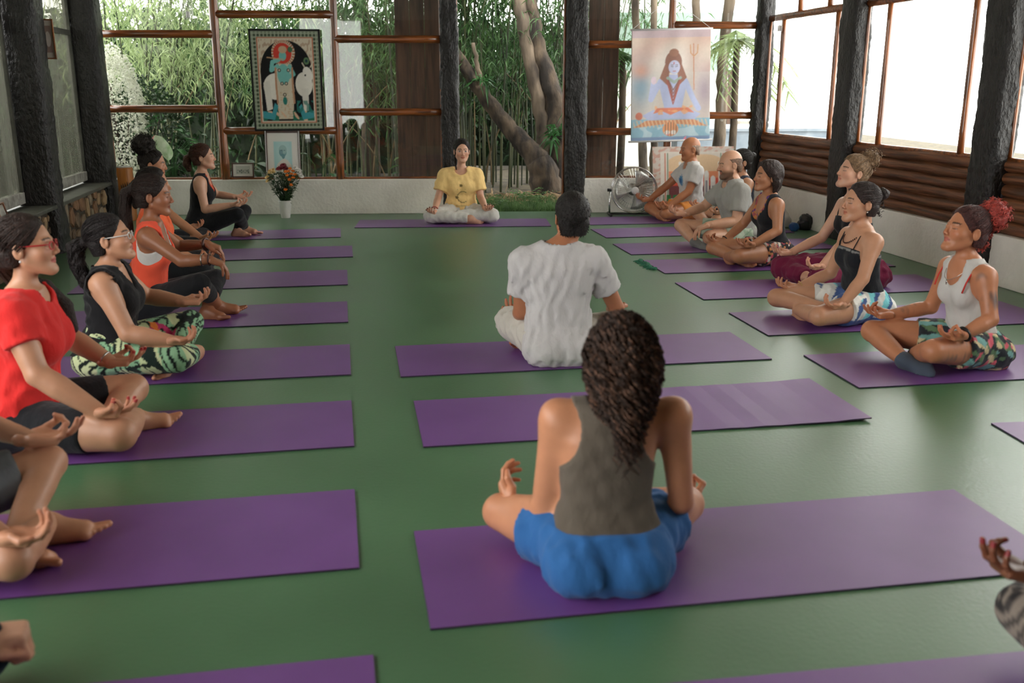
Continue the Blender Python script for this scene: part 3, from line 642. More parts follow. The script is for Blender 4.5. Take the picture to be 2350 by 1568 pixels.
class Fld:
    def __init__(s, xs, ys, zs):
        s.ax = [np.asarray(q, np.float32) for q in (xs, ys, zs)]
        s.d = np.full([len(q) for q in s.ax], .12, np.float32)
    def sub(s, lo, hi):
        sl = tuple(slice(max(0, int(np.searchsorted(a, l)) - 1), int(np.searchsorted(a, h)) + 1) for a, l, h in zip(s.ax, lo, hi))
        a, b, c = (q[k] for q, k in zip(s.ax, sl))
        return sl, a[:, None, None], b[None, :, None], c[None, None, :]
    def put(s, sl, v, k, op):
        if v.size == 0: return
        d = s.d[sl]
        if op == 'u': s.d[sl] = smin(d, v, k)
        elif op == 's': s.d[sl] = -smin(-d, v, k)
        elif op == 'i': s.d[sl] = -smin(-d, -v, k)
    def cone(s, a, b, rs, k=.02, op='u', cut=None, flat=None, grow=0.0, fn=None):
        a = np.asarray(a, float); b = np.asarray(b, float); rs = np.atleast_1d(np.asarray(rs, float)) + grow
        pad = rs.max() * (1 if flat is None else 1) + k + .03
        lo, hi = np.minimum(a, b) - pad, np.maximum(a, b) + pad; sl, X, Y, Z = s.sub(lo, hi)
        ba = b - a; L2 = float(ba @ ba) + 1e-12; x, y, z = X - a[0], Y - a[1], Z - a[2]
        t = (x * ba[0] + y * ba[1] + z * ba[2]) / L2; h = np.clip(t, 0, 1)
        r = rs[0] + (rs[1] - rs[0]) * h if len(rs) == 2 else (rs[0] if len(rs) == 1 else np.interp(h, np.linspace(0, 1, len(rs)), rs))
        x, y, z = x - ba[0] * h, y - ba[1] * h, z - ba[2] * h
        if flat is not None:
            n, f = np.asarray(flat[0], float), flat[1]; q = (x * n[0] + y * n[1] + z * n[2]) * (f - 1); x, y, z = x + n[0] * q, y + n[1] * q, z + n[2] * q
        v = np.sqrt(x * x + y * y + z * z) - r
        if fn is not None: v = v + fn(X, Y, Z, t)
        if cut is not None: v = np.maximum(v, (t - cut) * math.sqrt(L2))
        s.put(sl, v.astype(np.float32), k, op)
    def ell(s, c, r, k=.02, op='u', Rm=None, fn=None):
        c = np.asarray(c, float); r = np.broadcast_to(np.asarray(r, float), (3,)); pad = r.max() + k + .03
        sl, X, Y, Z = s.sub(c - pad, c + pad); x, y, z = X - c[0], Y - c[1], Z - c[2]
        if Rm is not None: x, y, z = (Rm[0, i] * x + Rm[1, i] * y + Rm[2, i] * z for i in range(3))
        v = eld(x, y, z, r)
        if fn is not None: v = v + fn(X, Y, Z)
        s.put(sl, v.astype(np.float32), k, op)
    def func(s, lo, hi, fn, k, op='u'):
        sl, X, Y, Z = s.sub(lo, hi); s.put(sl, np.asarray(fn(X, Y, Z), np.float32), k, op)
def eld(x, y, z, r):
    k0 = np.sqrt((x / r[0]) ** 2 + (y / r[1]) ** 2 + (z / r[2]) ** 2); k1 = np.sqrt((x / r[0] ** 2) ** 2 + (y / r[1] ** 2) ** 2 + (z / r[2] ** 2) ** 2)
    return k0 * (k0 - 1) / np.maximum(k1, 1e-6)
def cap(x, y, z, a, b, ra, rb):
    ba = (b[0] - a[0], b[1] - a[1], b[2] - a[2]); L2 = ba[0] ** 2 + ba[1] ** 2 + ba[2] ** 2 + 1e-12
    h = np.clip(((x - a[0]) * ba[0] + (y - a[1]) * ba[1] + (z - a[2]) * ba[2]) / L2, 0, 1)
    return np.sqrt((x - a[0] - ba[0] * h) ** 2 + (y - a[1] - ba[1] * h) ** 2 + (z - a[2] - ba[2] * h) ** 2) - (ra + (rb - ra) * h)
COR = np.array([(i, j, k) for i in (0, 1) for j in (0, 1) for k in (0, 1)])
EDG = [(a, b) for a in range(8) for b in range(a + 1, 8) if np.abs(COR[a] - COR[b]).sum() == 1]
def nets(F):
    """surface of F.d < 0 as quads (surface nets on a rectilinear grid)"""
    d = F.d.copy(); d[0] = d[-1] = .1; d[:, 0] = d[:, -1] = .1; d[:, :, 0] = d[:, :, -1] = .1
    s = d < 0
    if not s.any(): return np.zeros((0, 3)), np.zeros((0, 4), int)
    c = np.zeros([n - 1 for n in s.shape], np.uint8)
    for i, j, k in COR: c += s[i:s.shape[0] - 1 + i, j:s.shape[1] - 1 + j, k:s.shape[2] - 1 + k]
    m = (c > 0) & (c < 8); I = np.argwhere(m); idx = np.full(m.shape, -1, np.int32); idx[m] = np.arange(len(I))
    acc = np.zeros((len(I), 3)); cnt = np.zeros(len(I)); dv = [d[I[:, 0] + q[0], I[:, 1] + q[1], I[:, 2] + q[2]] for q in COR]
    for a, b in EDG:
        x = (dv[a] < 0) != (dv[b] < 0); t = np.where(x, dv[a] / np.where(x, dv[a] - dv[b], 1), 0)
        acc += np.where(x[:, None], COR[a] + t[:, None] * (COR[b] - COR[a]), 0); cnt += x
    p = acc / cnt[:, None]
    V = np.stack([F.ax[q][I[:, q]] + p[:, q] * (F.ax[q][I[:, q] + 1] - F.ax[q][I[:, q]]) for q in range(3)], 1)
    fs = []
    for q in range(3):
        u, w = [(1, 2), (2, 0), (0, 1)][q]; sh = list(s.shape); sl0 = [slice(None)] * 3; sl1 = [slice(None)] * 3
        sl0[q] = slice(0, sh[q] - 1); sl1[q] = slice(1, sh[q])
        for t in (u, w): sl0[t] = slice(1, sh[t] - 1); sl1[t] = slice(1, sh[t] - 1)
        A, B = s[tuple(sl0)], s[tuple(sl1)]; E = np.argwhere(A != B)
        if not len(E): continue
        flip = A[E[:, 0], E[:, 1], E[:, 2]]; o = E.copy(); o[:, u] += 1; o[:, w] += 1
        def g(du, dw):
            r = o.copy(); r[:, u] -= du; r[:, w] -= dw; return idx[r[:, 0], r[:, 1], r[:, 2]]
        Q = np.stack([g(1, 1), g(0, 1), g(0, 0), g(1, 0)], 1); Q[~flip] = Q[~flip][:, ::-1]; fs.append(Q)
    return V, np.concatenate(fs)
def rotm(yaw=0, pitch=0, roll=0):
    """head frame: y ahead, z up; yaw turns left, pitch lifts the chin, roll leans"""
    return np.array(Matrix.Rotation(R(yaw), 3, 'Z') @ Matrix.Rotation(R(pitch), 3, 'X') @ Matrix.Rotation(R(roll), 3, 'Y'))
def unit(v): v = np.asarray(v, float); return v / (np.linalg.norm(v) + 1e-9)
def ik(a, c, l1, l2, pole):
    a, c = np.asarray(a, float), np.asarray(c, float); v = c - a; D = np.linalg.norm(v); u = v / D
    if D > (l1 + l2) * .995: k = D / ((l1 + l2) * .995); l1, l2 = l1 * k, l2 * k
    x = (l1 * l1 - l2 * l2 + D * D) / (2 * D); h = math.sqrt(max(1e-6, l1 * l1 - x * x)); p = np.asarray(pole, float); p = p - u * (p @ u)
    return a + u * x + unit(p) * h

def head_sdf(x, y, z, g):
    """g: dict(male, jaw); unit head, origin between the ears"""
    m = g.get('male', 0); j = .95 + .12 * m
    d = eld(x, y + .014, z - .03, (.072 + .002 * m, .096, .086))
    d = smin(d, eld(x, y - .034, z + .028, (.058 * j, .058, .082)), .03)
    ax = np.abs(x)
    d = smin(d, cap(ax, y, z, (.05 * j, .004, -.055), (.016, .072, -.1), .02, .018), .03)
    d = smin(d, np.sqrt(x * x + (y - .078) ** 2 + (z + .1) ** 2) - .0175 * j, .02)
    d = smin(d, np.sqrt((ax - .04) ** 2 + (y - .056) ** 2 + (z + .028) ** 2) - .023, .025)
    # sockets, lids, brow
    d = -smin(-d, np.sqrt((ax - .031) ** 2 + (y - .103) ** 2 + (z - .001) ** 2) - .0165, .014)
    d = smin(d, eld(ax - .031, y - .073, z + .001, (.0150, .0148, .0118)), .004)
    d = smin(d, cap(ax, y, z, (.014, .086, .017), (.044, .07, .019), .0065 + .004 * m, .006 + .002 * m), .012)
    # nose, lips
    d = smin(d, cap(x, y, z, (0, .086, .012), (0, .106 + .004 * m, -.031), .0068 + .001 * m, .0095 + .0012 * m), .009)
    d = smin(d, np.sqrt((ax - .0105) ** 2 + (y - .098) ** 2 + (z + .036) ** 2) - .0082, .006)
    d = smin(d, eld(x, y - .082, z + .057, (.023, .0125, .0062)), .005)
    d = smin(d, eld(x, y - .081, z + .0685, (.0195, .0125, .0068)), .005)
    # ears
    e = eld(ax - .079, y + .012 + (ax - .079) * .8, z + .012, (.0075, .018, .0305))
    e = np.maximum(e, -eld(ax - .089, y + .006, z + .008, (.009, .011, .02)))
    return smin(d, e, .006)
def face_col(q, base, g):
    """q (n,3) head coordinates"""
    x, y, z = q.T; ax = np.abs(x); c = np.repeat(np.asarray(base)[None], len(q), 0); front = y > .045
    def blend(mask, col, a): c[:] = c * (1 - (a * mask)[:, None]) + np.asarray(col)[None] * (a * mask)[:, None]
    red = np.asarray(base) * [1.05, .72, .66]
    blend(np.exp(-(((ax - .042) / .02) ** 2 + ((z + .03) / .02) ** 2)) * front, red, .45)
    blend(np.exp(-((x / .014) ** 2 + ((z + .032) / .016) ** 2)) * (y > .09), red, .45)
    lipc = g.get('lip', np.asarray(base) * [.88, .48, .46])
    blend(((x / .0235) ** 2 + ((z + .0625) / .0118) ** 2 < 1) & (y > .074), lipc, .85)
    blend((np.abs(z + .0625) < .0016) & (ax < .022) & (y > .07), np.asarray(base) * [.4, .22, .2], .8)
    browc = g.get('brow', (.02, .014, .01)); zz = .0235 - ((ax - .030) ** 2) * 7
    blend((np.abs(z - zz) < g.get('browt', .0037)) & (ax > .012) & (ax < .05) & front, browc, .85)
    if g.get('open'):
        blend((((ax - .031) / .0125) ** 2 + ((z + .0005) / .0055) ** 2 < 1) & front, (.62, .6, .57), .9)
        blend((((ax - .031) / .0058) ** 2 + ((z + .0003) / .006) ** 2 < 1) & front, (.03, .018, .012), .95)
        blend((np.abs(z - .0055 + ((ax - .031) ** 2) * 14) < .002) & (ax > .017) & (ax < .046) & front, (.02, .014, .01), .8)
    else:
        blend((np.abs(z + .0055 - ((ax - .031) ** 2) * 10) < .0021) & (ax > .017) & (ax < .046) & front, (.03, .018, .014), .75)
        blend((np.abs(z - .010) < .0018) & (ax > .02) & (ax < .044) & front, np.asarray(base) * .6, .4)
    if g.get('stubble'):
        blend(np.clip((-z - .035) / .03, 0, 1) * (y > .0) * (1 - ((x / .022) ** 2 + ((z + .0625) / .011) ** 2 < 1)), g['stubble'], .8)
        blend((np.abs(z + .045) < .008) & (ax < .03) & (y > .07), g['stubble'], .8)
    return c

GEST = dict(
    mudra=[(52, 72, 30), (22, 26, 14), (26, 30, 18), (30, 34, 20)],
    relaxed=[(24, 32, 18), (32, 40, 22), (38, 44, 26), (42, 46, 28)],
    flat=[(8, 12, 6), (10, 12, 8), (12, 14, 8), (14, 18, 10)],
    drape=[(38, 14, 8), (40, 16, 10), (42, 18, 10), (44, 20, 10)],
    fist=[(72, 92, 50), (78, 96, 56), (80, 96, 56), (82, 96, 56)])
def hand_mesh(wrist, u, n, right, gest, h, sc=1.0, base=(.4, .2, .12), nail=None):
    """five fingered hand; u along the fingers, n out of the palm"""
    u = unit(u); n = np.asarray(n, float); n = unit(n - u * (n @ u)); s = np.cross(u, n) * (1 if right else -1)
    F = Fld(np.arange(-.055, .2, h), np.arange(-.06, .095, h), np.arange(-.055, .11, h))
    F.cone((-.02, 0, 0), (.012, 0, 0), (.0255, .025), .012, flat=((0, 0, 1), 1.2))
    def palm(x, y, z):
        qx, qy, qz = np.abs(x - .048) - .034, np.abs(y + .001) - .029, np.abs(z) - .0045
        return np.sqrt(np.maximum(qx, 0) ** 2 + np.maximum(qy, 0) ** 2 + np.maximum(qz, 0) ** 2) + np.minimum(np.maximum(qx, np.maximum(qy, qz)), 0) - .0105
    F.func((-.03, -.06, -.04), (.12, .06, .04), palm, .018)
    F.ell((.034, .022, .011), (.032, .017, .015), .014); F.ell((.034, -.022, .008), (.03, .013, .012), .012)
    tips = []
    ln = [(.044, .026, .02), (.048, .03, .021), (.044, .028, .021), (.035, .021, .019)]
    for i, (b, fan) in enumerate(((.0275, .10), (.0095, .02), (-.0095, -.05), (-.0270, -.14))):
        p = np.array([.086 - .004 * (i == 0) - .012 * (i == 3), b, .001]); a = 0; r = (.0098, .0092, .0085, .0073) if i < 3 else (.0086, .008, .0074, .0064)
        F.cone(p - [.03, 0, 0], p, (.0095, r[0]), .01)
        for k in range(3):
            a += GEST[gest][i][k]; dr = np.array([math.cos(R(a)) * math.cos(fan), math.sin(fan) * math.cos(R(min(a, 80))), math.sin(R(a))]); q = p + dr * ln[i][k]
            F.cone(p, q, (r[k], r[k + 1]), .0045); p = q
        tips.append(p)
    t0, t1 = np.array([.022, .026, .006]), np.array([.052, .048, .022])
    if gest in ('mudra',): tgt = tips[0] + np.array([.002, .009, -.009])
    elif gest == 'fist': tgt = np.array([.092, .012, .045])
    else: tgt = np.array([.108, .058, .026])
    m = ik(t1, tgt, .034, .029, (.3, 1, -.5)); F.cone(t0, t1, (.0155, .0125), .012); F.cone(t1, m, (.012, .0105), .005); F.cone(m, tgt, (.0105, .0078), .005)
    V, Q = nets(F)
    c = np.repeat(np.asarray(base)[None], len(V), 0); palmc = np.asarray(base) * [1.08, .92, .88]
    w = np.clip(V[:, 2] / .02, 0, 1)[:, None] * .5; c = c * (1 - w) + palmc[None] * w
    for t in tips + [tgt]:
        dd = np.linalg.norm(V - t, axis=1); w = np.clip(1 - dd / .02, 0, 1)[:, None] * .5; c = c * (1 - w) + (np.asarray(base) * [1.08, .7, .66])[None] * w
        if nail is not None: w = ((dd < .0125) & (V[:, 2] < t[2] + .004))[:, None] * .9; c = c * (1 - w) + np.asarray(nail)[None] * w
    V = V * sc
    return np.asarray(wrist)[None] + V[:, :1] * u + V[:, 1:2] * s + V[:, 2:] * n, Q, c
def foot_mesh(ank, u, n, right, h, base, sc=1.0, sock=None):
    u = unit(u); n = np.asarray(n, float); n = unit(n - u * (n @ u)); s = -np.cross(u, n) * (1 if right else -1)   # towards the big toe
    F = Fld(np.arange(-.09, .21, h), np.arange(-.065, .07, h), np.arange(-.11, .07, h)); g = .004 if sock is not None else 0
    F.ell((0, 0, -.006), (.037 + g, .034 + g, .036 + g), .02); F.ell((-.034, 0, -.045), (.034 + g, .03 + g, .034 + g), .03)
    F.cone((.0, 0, -.02), (.105, .008, -.052), (.038 + g, .024 + g), .03, flat=((0, 0, 1), .95)); F.cone((-.02, -.006, -.058), (.1, -.012, -.06), (.026 + g, .022 + g), .03)
    F.cone((.105, .022, -.06), (.112, -.028, -.062), (.021 + g, .017 + g), .02)
    if sock is None:
        for i, (b, l, r) in enumerate(((.029, .052, .0125), (.010, .052, .0092), (-.005, .046, .0088), (-.019, .038, .0084), (-.032, .028, .0082))):
            F.cone((.11 - i * .004, b * .9, -.06), (.122 + l - i * .008, b, -.063), (r * 1.05, r), .005)
    else: F.cone((.12, .012, -.06), (.16, .006, -.06), (.024, .018), .03, flat=((0, 1, 0), .6))
    V, Q = nets(F); c = np.repeat(np.asarray(sock if sock is not None else base)[None], len(V), 0)
    if sock is None:
        w = np.clip((V[:, 0] - .1) / .06, 0, 1)[:, None] * .4 + np.clip((-.06 - V[:, 2]) / .02, 0, 1)[:, None] * .3; c = c * (1 - w) + (np.asarray(base) * [1.05, .76, .72])[None] * w
    V = V * sc
    return np.asarray(ank)[None] + V[:, :1] * u + V[:, 1:2] * s + V[:, 2:] * n, Q, c

TZ = np.array([0, .05, .12, .20, .28, .36, .44, .50, .545, .59])
TA = {0: np.array([.148, .172, .176, .154, .130, .134, .147, .150, .128, .07]), 1: np.array([.140, .160, .164, .156, .150, .158, .172, .174, .146, .075])}
TB = {0: np.array([.095, .122, .122, .106, .092, .097, .103, .092, .073, .055]), 1: np.array([.095, .120, .120, .114, .112, .118, .122, .108, .082, .06])}
TC = np.array([-.012, -.012, 0, .02, .034, .044, .050, .046, .046, .052])
LIM = {}
def stats(): return LIM

def make_person(label, base, yaw, **P):
    """seated cross-legged figure; local frame x = its right, y = ahead, z = up; base on the mat, yaw = heading (0 = +Y)"""
    g = dict(male=0, girth=1.0, ear=(.09, .74), pitch=0, hyaw=0, roll=0, hs=1.05, skin=(.42, .23, .15), res=.009, fres=.0045, hres=.0041, sh=None,
             kn=((.27, .43, .13), (-.27, .43, .13)), an=((-.07, .44, .06), (.08, .34, .06)), wr=((.27, .38, .2), (-.27, .38, .2)),
             hand=('mudra', 'mudra'), palm=((0, .1, 1), (0, .1, 1)), hdir=((.12, 1, -.05), (-.12, 1, -.05)), el=(None, None), pole=((.9, -.45, -.5), (-.9, -.45, -.5)),
             bust=1.0, top=None, bottom=None, hair=None, face={}, feet=(True, True), sock=None, nail=None, armr=1.0, legr=1.0, shw=None, extra=None, hip_z=.105, torso_y=0.0, tattoo=False)
    g.update(P); m = g['male']; sk = np.asarray(g['skin'], float); G = g['girth']
    ey, ez = g['ear']; kz = (ez - g.get('neckl', 0)) / .74; hs = g['hs']
    Hc = np.array([g.get('earx', 0.0), ey, ez + .012 * hs]); HR = rotm(g['hyaw'], g['pitch'], g['roll'])
    lean = ey - .07
    tz = TZ * kz; ta = TA[m] * G; tb = TB[m] * (1 + (G - 1) * 1.3); tc = TC + lean * np.clip(TZ / .59, 0, 1) * .9
    shx = g['shw'] or (.190 if m else .156) * (1 + (G - 1) * .5)
    tyf = lambda z: float(np.interp(z, tz, tc))
    shz = .527 * kz; S = [np.array([s * shx, tyf(shz), shz]) for s in (1, -1)]
    if g['sh'] is not None: S = [np.asarray(q, float) if q is not None else S[i] for i, q in enumerate(g['sh'])]
    W = [np.asarray(q, float) for q in g['wr']]
    l1, l2 = (.285, .25) if m else (.265, .235)
    E = [np.asarray(g['el'][i], float) if g['el'][i] is not None else ik(S[i], W[i], l1, l2, g['pole'][i]) for i in (0, 1)]
    HP = [np.array([s * .085 * G, .045, g['hip_z']]) for s in (1, -1)]; K = [np.asarray(q, float) for q in g['kn']]; AN = [np.asarray(q, float) for q in g['an']]
    LIM[label] = dict(upper=[round(float(np.linalg.norm(E[i] - S[i])), 3) for i in (0, 1)], fore=[round(float(np.linalg.norm(W[i] - E[i])), 3) for i in (0, 1)],
                      thigh=[round(float(np.linalg.norm(K[i] - HP[i])), 3) for i in (0, 1)], shin=[round(float(np.linalg.norm(K[i] - AN[i])), 3) for i in (0, 1)])
    root = tag(empty('person', tuple(base), yaw), label, 'person', 'people sitting cross-legged on mats')
    allp = np.array(S + E + W + K + AN + [Hc]); lo = allp.min(0) - .16; hi = allp.max(0) + .16; lo[2] = -.02; lo[1] = min(lo[1], -.2)
    h = g['res'] * 1.24; hf = g['fres'] * 1.33; rr = .135 * hs; covers = []
    mk = lambda: Fld(axis(lo[0], hi[0], h, Hc[0] - .105, Hc[0] + .105, hf), axis(lo[1], hi[1], h, Hc[1] - .125, Hc[1] + .135, hf), axis(lo[2], hi[2], h, Hc[2] - .13, Hc[2] + .14, hf))
    mkc = lambda: Fld(axis(lo[0], hi[0], h), axis(lo[1], hi[1], h), axis(lo[2], min(hi[2], tz[-1] + .12), h))
    def torso(F, grow=0.0, k=.03, fn=None, zmin=None, zmax=None):
        def f(X, Y, Z):
            zz = Z.ravel(); a = np.interp(zz, tz, ta)[None, None, :] + grow; b = np.interp(zz, tz, tb)[None, None, :] + grow; c = np.interp(zz, tz, tc)[None, None, :]
            q = np.sqrt(np.abs(X / a) ** 2.3 + np.abs((Y - c) / b) ** 2.3 + 1e-9) ** (2 / 2.3)
            v = (q - 1) * np.minimum(a, b); v = np.maximum(v, np.maximum(Z - tz[-1] - grow * .3, .004 - grow * .3 - Z))
            return v + fn(X, Y, Z) if fn is not None else v
        F.func((-.32, -.3, -.02), (.32, .35, tz[-1] + .08), f, k)
        if not m and g['bust']:
            zb = .40 * kz
            for sx in (1, -1): F.ell((sx * .068 * G, tyf(zb) + .072 * G, zb), np.array([.056, .05, .058]) * g['bust'] * (.5 + .5 * G) + grow, .035)
        elif m:
            zb = .43 * kz
            for sx in (1, -1): F.ell((sx * .075, tyf(zb) + .075, zb), np.array([.075, .04, .06]) + grow, .04)
        # seat
        for sx in (1, -1): F.ell((sx * .085 * G, -.04, .082), np.array([.095, .105, .08]) * (.4 + .6 * G) + grow, .04, fn=fn)
        # shoulder slope
        for i in (0, 1): F.cone((0, tyf(tz[-2]), tz[-1] - (.004 if m else .018)), S[i] + [0, 0, -.006], (.046 + .012 * m + grow, .043 * g['armr'] * (1.06 if m else 1) + grow), .05)
    au = np.array([.047, .046, .042, .038]) * g['armr'] * (1.12 if m else 1); af = np.array([.038, .041, .034, .026]) * g['armr'] * (1.1 if m else 1)
    lt = np.array([.094, .088, .076, .061]) * g['legr']; lsn = np.array([.056, .056, .048, .036]) * g['legr']
    def arms(F, grow=0.0, fore=True, cut=None, fn=None, gr2=None):
        for i in (0, 1):
            F.cone(S[i], E[i], au + grow + (np.linspace(0, gr2, 4) if gr2 else 0), .045, cut=cut, fn=fn)
            if fore: F.cone(E[i], W[i], af + grow, .012, flat=None)
    def legs(F, grow=0.0, cut=None, shin=None, fn=None, gr2=None, k=.03):
        for i in (0, 1):
            F.cone(HP[i], K[i], lt + grow + (np.linspace(0, gr2, 4) if gr2 else 0), k, cut=cut, fn=fn)
            if shin is not None: F.cone(K[i], AN[i], lsn + grow, .014, cut=shin if shin < 1 else None, fn=fn)
    def neck(F, grow=0.0): 
        nb = np.array([0, tyf(tz[-2]) - .004, tz[-2]]); nt = Hc + HR @ np.array([0, -.012, -.055]) * hs
        F.cone(nb, nt, np.array([.058, .049, .049]) * (1.14 if m else .92) + grow, .03)
    B = mk(); torso(B); arms(B); legs(B, shin=1); neck(B)
    # head blended in its own frame
    sl, X, Y, Z = B.sub(Hc - rr, Hc + rr); dx, dy, dz = X - Hc[0], Y - Hc[1], Z - Hc[2]
    q = [(HR[0, i] * dx + HR[1, i] * dy + HR[2, i] * dz) / hs for i in range(3)]
    fg = dict(male=m, **g['face']); B.put(sl, (head_sdf(*q, fg) * hs).astype(np.float32), .02, 'u')
    V, Q = nets(B)
    qv = ((V - Hc) @ HR) / hs; col = np.repeat(sk[None], len(V), 0); hd = V[:, 2] > Hc[2] - .16
    hsel = hd & (np.abs(qv) < [.1, .14, .15]).all(1); col[hsel] = face_col(qv[hsel], sk, fg)
    for kk in K:
        w = np.clip(1 - np.linalg.norm(V - kk, axis=1) / .09, 0, 1)[:, None] * .35; col = col * (1 - w) + (sk * [.98, .8, .76])[None] * w
    for i in (0, 1):
        w = np.clip(1 - np.linalg.norm(V - E[i], axis=1) / .06, 0, 1)[:, None] * .3; col = col * (1 - w) + (sk * [.95, .78, .74])[None] * w
    if g['tattoo']:
        for (c, r) in g['tattoo']:
            dd = np.linalg.norm(V - np.asarray(c), axis=1) / r + .5 * sines(V.T, 160, 4); w = np.clip(1.15 - dd, 0, 1)[:, None] * .8; col = col * (1 - w) + np.array([.05, .055, .06])[None] * w
    parts = [(V, Q, col)]
    for i in (0, 1):
        if g['hand'][i]:
            fw = unit(W[i] - E[i]); hd_ = g['hdir'][i]; hd_ = fw if hd_ is None else hd_
            parts.append(hand_mesh(W[i] - unit(hd_) * .012, hd_, g['palm'][i], i == 0, g['hand'][i], g['hres'], 1.0 + .1 * m, sk, g['nail']))
        if g['feet'][i] and g['sock'] is None:
            fu = g.get('fdir', ((-1, -.15, -.1), (1, -.1, -.1)))[i]; parts.append(foot_mesh(AN[i], fu, g.get('fn', ((0, .8, .6), (0, .6, .8)))[i], i == 0, g['hres'] * 1.4, sk))
    def emit(name, parts, mat, lab=None):
        off = 0; VV, QQ, CC = [], [], []
        for v, q_, c in parts:
            v = v.copy(); v[:, 2] = np.maximum(v[:, 2], .0005); VV.append(v); QQ.append(q_ + off); CC.append(np.broadcast_to(c, (len(v), 3))); off += len(v)
        o = link(name, mesh_np(name, np.concatenate(VV), np.concatenate(QQ), True, np.concatenate(CC)), MT[mat], root)
        if lab: o['label'] = lab
        return o
    if g['sock'] is not None:
        for i in (0, 1):
            fu = g.get('fdir', ((-1, -.15, -.1), (1, -.1, -.1)))[i]; emit('sock', [foot_mesh(AN[i], fu, g.get('fn', ((0, .8, .6), (0, .6, .8)))[i], i == 0, .0075, sk, sock=g['sock'])], 'cloth')
    # ---- clothes
    seed = abs(hash(label)) % 1000 if False else len(label) * 7
    def wr_(amp, f0=105, sd=0, lim=.004):
        def f(X, Y, Z, *a):
            v = amp * (sines((X, Y, Z * .7), f0, seed + sd, 4) - .9 * (1 - np.abs(sines((X * 1.1, Y * 1.1, Z * .55), f0 * .55, seed + sd + 5, 3))) ** 4)
            return np.minimum(v, lim)
        return f
    for T in (g['top'] if isinstance(g['top'], list) else [g['top']] if g['top'] else []):
        F = mkc(); gr = T.get('ease', .009); kind = T['kind']; wf = wr_(T.get('wr', .003), lim=gr * .5); hem = T.get('hem', .11); hs_ = T.get('hemslope', .12)
        torso(F, gr, fn=wf)
        if kind in ('tee', 'long'):
            arms(F, gr + .002, fore=kind == 'long', cut=None if kind == 'long' else T.get('sleeve', .6), fn=wf, gr2=T.get('flare', .012) if kind == 'tee' else None)
            nb = np.array([0, tyf(tz[-2]), tz[-2]]); nr = T.get('neck', .066)
            F.cone(nb + [0, .012, -.012 - T.get('drop', 0)], nb + [0, .0, .16], (nr, nr * 1.5), .004, 's')
            F.ell(nb + [0, .032, .032], (.074, .092, .056 + T.get('drop', 0)), .004, 's')
            if T.get('bare'):
                for i, s in enumerate((1, -1)): F.cone(S[i] + [s * .016, 0, .005], E[i], (.066, .07), .004, 's')
            if T.get('vneck'):
                for t in np.linspace(0, 1, 6): F.cone(nb + [0, .06 + .05 * t, .02 - T['vneck'] * t], nb + [0, .2, .02 - T['vneck'] * t], (.05 * (1 - t) + .008,) * 2, .003, 's')
        else:
            arms(F, gr, fore=False, cut=.3)
            ah = T.get('ahole', (.072, .13, .125)); sx = T.get('strapx', .108); zc = shz - T.get('adrop', .02)
            for i, s in enumerate((1, -1)): F.ell((s * (sx + ah[0]), S[i][1], zc), ah, .004, 's'); F.cone(S[i] + (E[i] - S[i]) * .12 + [s * .012, 0, -.01], S[i] + (E[i] - S[i]) * .5 + [s * .03, 0, 0], (.072, .06), .004, 's')
            nb = np.array([0, tyf(tz[-2]), tz[-2]]); nw, nd = T.get('scoop', (.075, .13))
            if kind != 'cami': F.ell(nb + [0, .09, .01], (nw, .10, nd), .004, 's')
            F.cone(nb + [0, -.01, .0], nb + [0, 0, .2], (T.get('nk', .07), T.get('nk', .07) + .03), .004, 's')
            if T.get('back'): F.ell(nb + [0, -.10, .01], (T['back'][0], .09, T['back'][1]), .004, 's')
            if kind == 'cami':
                zt = T.get('ztop', .46) * kz; F.func(lo, hi, lambda X, Y, Z: Z - zt - .35 * (Y - tyf(zt)) * (Y > tyf(zt)) + X * 0, .004, 'i')
        F.func(lo, hi, lambda X, Y, Z: (hem + hs_ * np.clip(Y, -.1, .3) + .008 * np.sin(X * 22 + Y * 9)) - Z, .004, 'i')
        V, Q = nets(F); base_c = np.asarray(T['col'], float); c = np.repeat(base_c[None], len(V), 0)
        if T.get('paint'): c = T['paint'](V, c, dict(tyf=tyf, tz=tz, kz=kz, S=S, E=E, hem=hem))
        covers.append((F, gr)); emit(T.get('name', 't_shirt'), [(V, Q, c)], 'cloth')
        if kind == 'cami':
            for i, s in enumerate((1, -1)):
                zt = T.get('ztop', .46) * kz; yb = tyf(zt); pts = [(s * .085, yb + .095, zt + .03), (s * .092, yb + .088, zt + .055), (s * .095, yb + .06, tz[-2] + .008), (s * .092, yb + .01, tz[-2] + .018), (s * .085, yb - .05, tz[-2] - .01), (s * .075, yb - .085, zt + .03), (s * .07, yb - .095, zt)]
                strap(root, pts, .006, T.get('strap', base_c))
    Bt = g['bottom']
    if Bt:
        F = mkc(); gr = Bt.get('ease', .007); wf = wr_(Bt.get('wr', .003), 95, 3, gr * .5); waist = Bt.get('waist', .2)
        torso(F, Bt.get('tease', gr), fn=wf)
        F.func(lo, hi, lambda X, Y, Z: Z - waist - .1 * np.clip(-Y, -.2, .2) + X * 0, .004, 'i')
        legs(F, gr, cut=Bt.get('cut'), shin=Bt.get('shin'), fn=wf, gr2=Bt.get('flare'), k=.03)
        V, Q = nets(F); c = np.repeat(np.asarray(Bt['col'], float)[None], len(V), 0)
        if Bt.get('paint'): c = Bt['paint'](V, c, dict(HP=HP, K=K, AN=AN))
        covers.append((F, gr)); emit(Bt.get('name', 'shorts'), [(V, Q, c)], 'cloth')
    # skin well under the clothes is left out of the surface
    V, Q, col = parts[0]; hid = np.zeros(len(V), bool)
